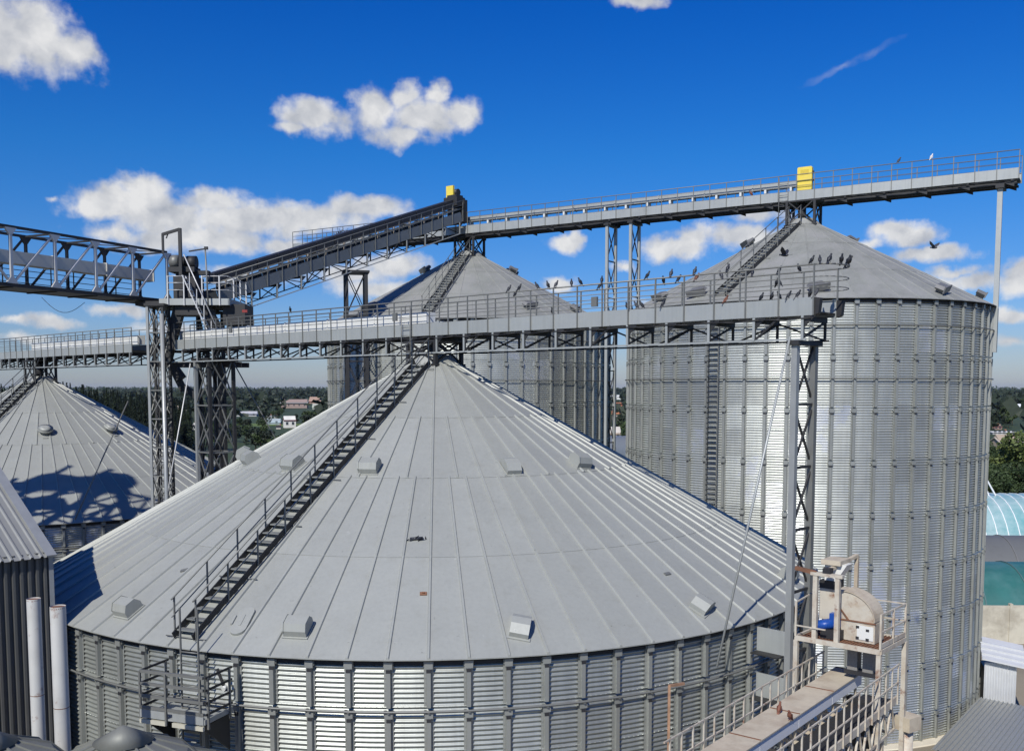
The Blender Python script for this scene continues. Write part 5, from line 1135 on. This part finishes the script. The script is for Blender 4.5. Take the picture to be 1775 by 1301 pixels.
# ------------------------------------------------------------------ pigeons
def pigeon_mesh(mt, pose):
    m = MB(); n = 10
    def ell(c, r, ax, k=7, taper=0):
        ax = Vector(ax).normalized(); up = Vector((0, 1, 0)); a = ax.cross(up).normalized(); b = up
        rows = []
        for i in range(k + 1):
            t = -1 + 2 * i / k; rad = sqrt(max(0, 1 - t * t)) * (1 - taper * t * .5); rows.append([Vector(c) + ax * (r[0] * t) + (a * cos(2 * pi * j / n) * r[1] + b * sin(2 * pi * j / n) * r[2]) * max(rad, .02) for j in range(n)])
        vs_ = [p for rw in rows for p in rw]; m.add(vs_, [(i * n + j, i * n + (j + 1) % n, (i + 1) * n + (j + 1) % n, (i + 1) * n + j) for i in range(k) for j in range(n)], True)
    if pose == 'perch':
        ell((0, 0, .125), (.125, .062, .055), (.62, 0, .78), taper=-.2)
        ell((.085, 0, .262), (.038, .034, .030), (1, 0, .1)); ell((.062, 0, .215), (.05, .036, .034), (.35, 0, 1))
        m.add([(.118, 0, .268), (.118, .008, .258), (.118, -.008, .258), (.146, 0, .252)], [(0, 1, 3), (1, 2, 3), (2, 0, 3)])
        m.add([(-.045, -.035, .07), (-.045, .035, .07), (-.155, .026, -.055), (-.155, -.026, -.055), (-.06, -.03, .055), (-.06, .03, .055), (-.16, .024, -.06), (-.16, -.024, -.06)], [(0, 1, 2, 3), (7, 6, 5, 4), (0, 3, 7, 4), (1, 5, 6, 2), (3, 2, 6, 7)])
        for s in (-1, 1): m.tube((.0, s * .025, .05), (.01, s * .025, 0), .007, 5); m.box(-.01, .035, s * .025 - .008, s * .025 + .008, 0, .008)
        for s in (-1, 1): m.add([(.05, s * .058, .19), (.03, s * .062, .09), (-.12, s * .03, -.01), (-.03, s * .058, .17)], [(0, 1, 2, 3)])
    else:
        ell((0, 0, 0), (.14, .05, .05), (1, 0, .1)); ell((.15, 0, .02), (.04, .03, .03), (1, 0, 0))
        m.add([(-.12, -.03, 0), (-.12, .03, 0), (-.26, .06, -.02), (-.26, -.06, -.02)], [(0, 1, 2, 3)])
        for s in (-1, 1): m.add([(.08, s * .03, .03), (.10, s * .18, .14), (.0, s * .36, .24), (-.06, s * .30, .18), (-.08, s * .15, .08), (-.06, s * .03, .02)], [(0, 1, 2, 3, 4, 5)])
    return m.mesh('pigeon', mt, fix=False)
PG = {k: pigeon_mesh(mt, 'perch') for k, mt in (('dark', pig_m), ('grey', pigg_m), ('white', pigw_m), ('brown', pigb_m))}
PF = pigeon_mesh(pig_m, 'fly'); PFb = pigeon_mesh(pigg_m, 'fly')
rp_ = random.Random(5); ORD = 'first second third fourth fifth sixth seventh eighth ninth tenth eleventh twelfth thirteenth fourteenth fifteenth'.split()
def pigeon(me, loc, label, group='pigeons on the conveyor bridges', sc_=1.08, yaw=None):
    o = put(me, 'pigeon', None, loc, (0, 0, rp_.uniform(0, 6.28) if yaw is None else yaw), (sc_,) * 3); tag(o, label, 'pigeon', group); return o
def rail_row(us, y_off, z, fmt, base=bA, d=dA, nn=nA, cols=None, group='pigeons on the foreground bridge'):
    b = (base[0] + nn[0] * y_off, base[1] + nn[1] * y_off)
    for i, u in enumerate(us):
        q = on_line(u, 500, b, d); c = (cols or {}).get(i, 'dark' if rp_.random() < .75 else 'grey')
        pigeon(PG[c], (q.x, q.y, z), fmt.format(c=c, o=ORD[i]), group, .78 if u < 1250 else .72)
zt = 1.90 + .47 + .84 + .024
rail_row([502.6, 882, 900, 931.5, 950, 964, 990.6, 1006, 1043, 1121.7, 1163, 1204, 1261, 1405.7, 1420], -.03, zt, '{c} pigeon on the top near handrail of the foreground bridge, {o} from the left', cols={0: 'dark', 11: 'grey'})
rail_row([893, 1039, 1150, 1175.7, 1207, 1249.8, 1303.7, 1350, 1384.6], 1.38, 1.90 + .47 + .84 + .024, '{c} pigeon on the far handrail of the foreground bridge, {o} from the left', cols={4: 'brown'})
rail_row([958, 1087.5, 1104, 1113.6, 1149.6, 1258, 1320, 1338, 1351, 1367.5, 1383, 1404, 1414], .02, 1.90 + .475, '{c} pigeon standing on the toe plate of the foreground bridge, {o} from the left', cols={5: 'brown'})
rail_row([1351, 1346], .6, 1.90 + .9, '{c} pigeon between the handrails near the right end of the foreground bridge, {o} one', cols={})
for i, t in enumerate((.22, .4, .58, .66, .78)):
    lp_ = Vector((bA[0], bA[1])) + Vector(dA) * (15.45 + .55 * sin(t * pi)) + Vector(nA) * (.675 - .705 * cos(t * pi))
    pigeon(PG['dark'], (lp_.x, lp_.y, zt), 'dark pigeon huddled on the curved end rail of the foreground bridge, %s round the bend' % ORD[i], 'pigeons on the foreground bridge', .85)
for u, c, lab in ((1557, 'grey', 'dark grey pigeon on the top rail of the highest bridge, left of the white one'), (1613.7, 'white', 'white pigeon on the top rail of the highest bridge')):
    q = on_line(u, 300, bB, dB); pigeon(PG[c], (q.x, q.y, 10.33 + .52 + .86 + .02), lab, 'pigeons on the highest bridge', 1.0)
q = on_line(1300, 330, bB, dB); pigeon(PG['brown'], (q.x + .2 * nB[0], q.y + .2 * nB[1], 10.33 + .53), 'brown pigeon under the conveyor casing of the highest bridge', 'pigeons on the highest bridge', 1.2)
q = on_line(1360, 442, bA, dA); pigeon(PF, q, 'dark pigeon landing with wings spread above the foreground bridge', None, .8, 2.6)
pigeon(PFb, on_y(1619.5, 429, 30), 'lone pigeon flying in the sky right of the shiny silo roof', None, .75, 2.2)
pigeon(PG['brown'], Matrix.Translation(fg.location) @ Matrix.Rotation(fg.rotation_euler.z, 4, 'Z') @ Matrix.Scale(EK, 4) @ Vector((5.0, .05, .74)), 'brown and white pigeon sitting on the dusty top of the feed gallery', 'pigeons on the feed gallery', .85, 1.0)
pigeon(PG['brown'], Matrix.Translation(fg.location) @ Matrix.Rotation(fg.rotation_euler.z, 4, 'Z') @ Matrix.Scale(EK, 4) @ Vector((4.6, -.44, .74)), 'brown pigeon perched on the right edge of the feed gallery top', 'pigeons on the feed gallery', .85, 4.0)
# dead dark clump on the roof
m = MB(); rr_ = random.Random(2)
for i in range(26):
    c = Vector((rr_.gauss(0, .11), rr_.gauss(0, .05), abs(rr_.gauss(.02, .03)))); e = Vector((rr_.gauss(0, 1), rr_.gauss(0, 1), rr_.gauss(0, .4))).normalized() * .09; f = Vector((rr_.gauss(0, 1), rr_.gauss(0, 1), rr_.gauss(0, .4))).normalized() * .05
    m.add([c - e, c - f, c + e, c + f], [(0, 1, 2, 3)])
m.tube((-.18, 0, .03), (.18, 0, .05), .05, 8)
pc = big.on_roof(10.0, radians(1.4), .03) + SA.location; o = m.build('feather_clump', pig_m); o.location = pc; o.rotation_euler = (radians(-29), 0, .1); tag(o, 'dark clump of feathers lying in the middle of the foreground roof', 'debris')
m = MB()
for i in range(14):
    c = Vector((-5.5 + rr_.gauss(0, .3), 0, 0)); 
nst = inc
q = on_line(583, 405, bB, dB); m = MB()
for i in range(60):
    c = Vector((rr_.gauss(0, .22), rr_.gauss(0, .15), abs(rr_.gauss(.1, .14)))); e = Vector((rr_.gauss(0, 1), rr_.gauss(0, 1), rr_.gauss(0, 1))).normalized() * .3
    m.bar(c - e, c + e, .02)
o = m.build('bird_nest', pig_m); o.location = (q.x + .6 * nB[0], q.y + .6 * nB[1], 10.33 + .75); tag(o, 'dark twiggy nest at the left end of the highest bridge', 'nest')

# ------------------------------------------------------------------ air: thin even haze towards the horizon
m = MB(); m.box(-9500, 9500, -3500, 14000, GZ - 1.0, 40.0); hz = m.build('haze', None); tag(hz, kind='stuff')
hm2 = bpy.data.materials.new('haze_air'); hm2.use_nodes = True; nt = hm2.node_tree; nt.nodes.remove(nt.nodes['Principled BSDF'])
pv_ = nt.nodes.new('ShaderNodeVolumePrincipled'); pv_.inputs['Color'].default_value = (.80, .88, 1, 1); pv_.inputs['Density'].default_value = .00003; pv_.inputs['Anisotropy'].default_value = .2
nt.links.new(pv_.outputs[0], nt.nodes['Material Output'].inputs['Volume']); hz.data.materials.append(hm2)

# number the look-alike trees from left to right so that each label singles out one
ORD2 = ORD + 'sixteenth seventeenth eighteenth nineteenth twentieth'.split()
by = {}
for o in C.objects:
    if o.get('category') == 'tree': by.setdefault(o['label'], []).append(o)
for lab, obs in by.items():
    if len(obs) < 2: continue
    obs.sort(key=lambda o: o.location.x / o.location.y)
    for i, o in enumerate(obs):
        if i < len(ORD2): o['label'] = lab + ', ' + ORD2[i] + ' from left'
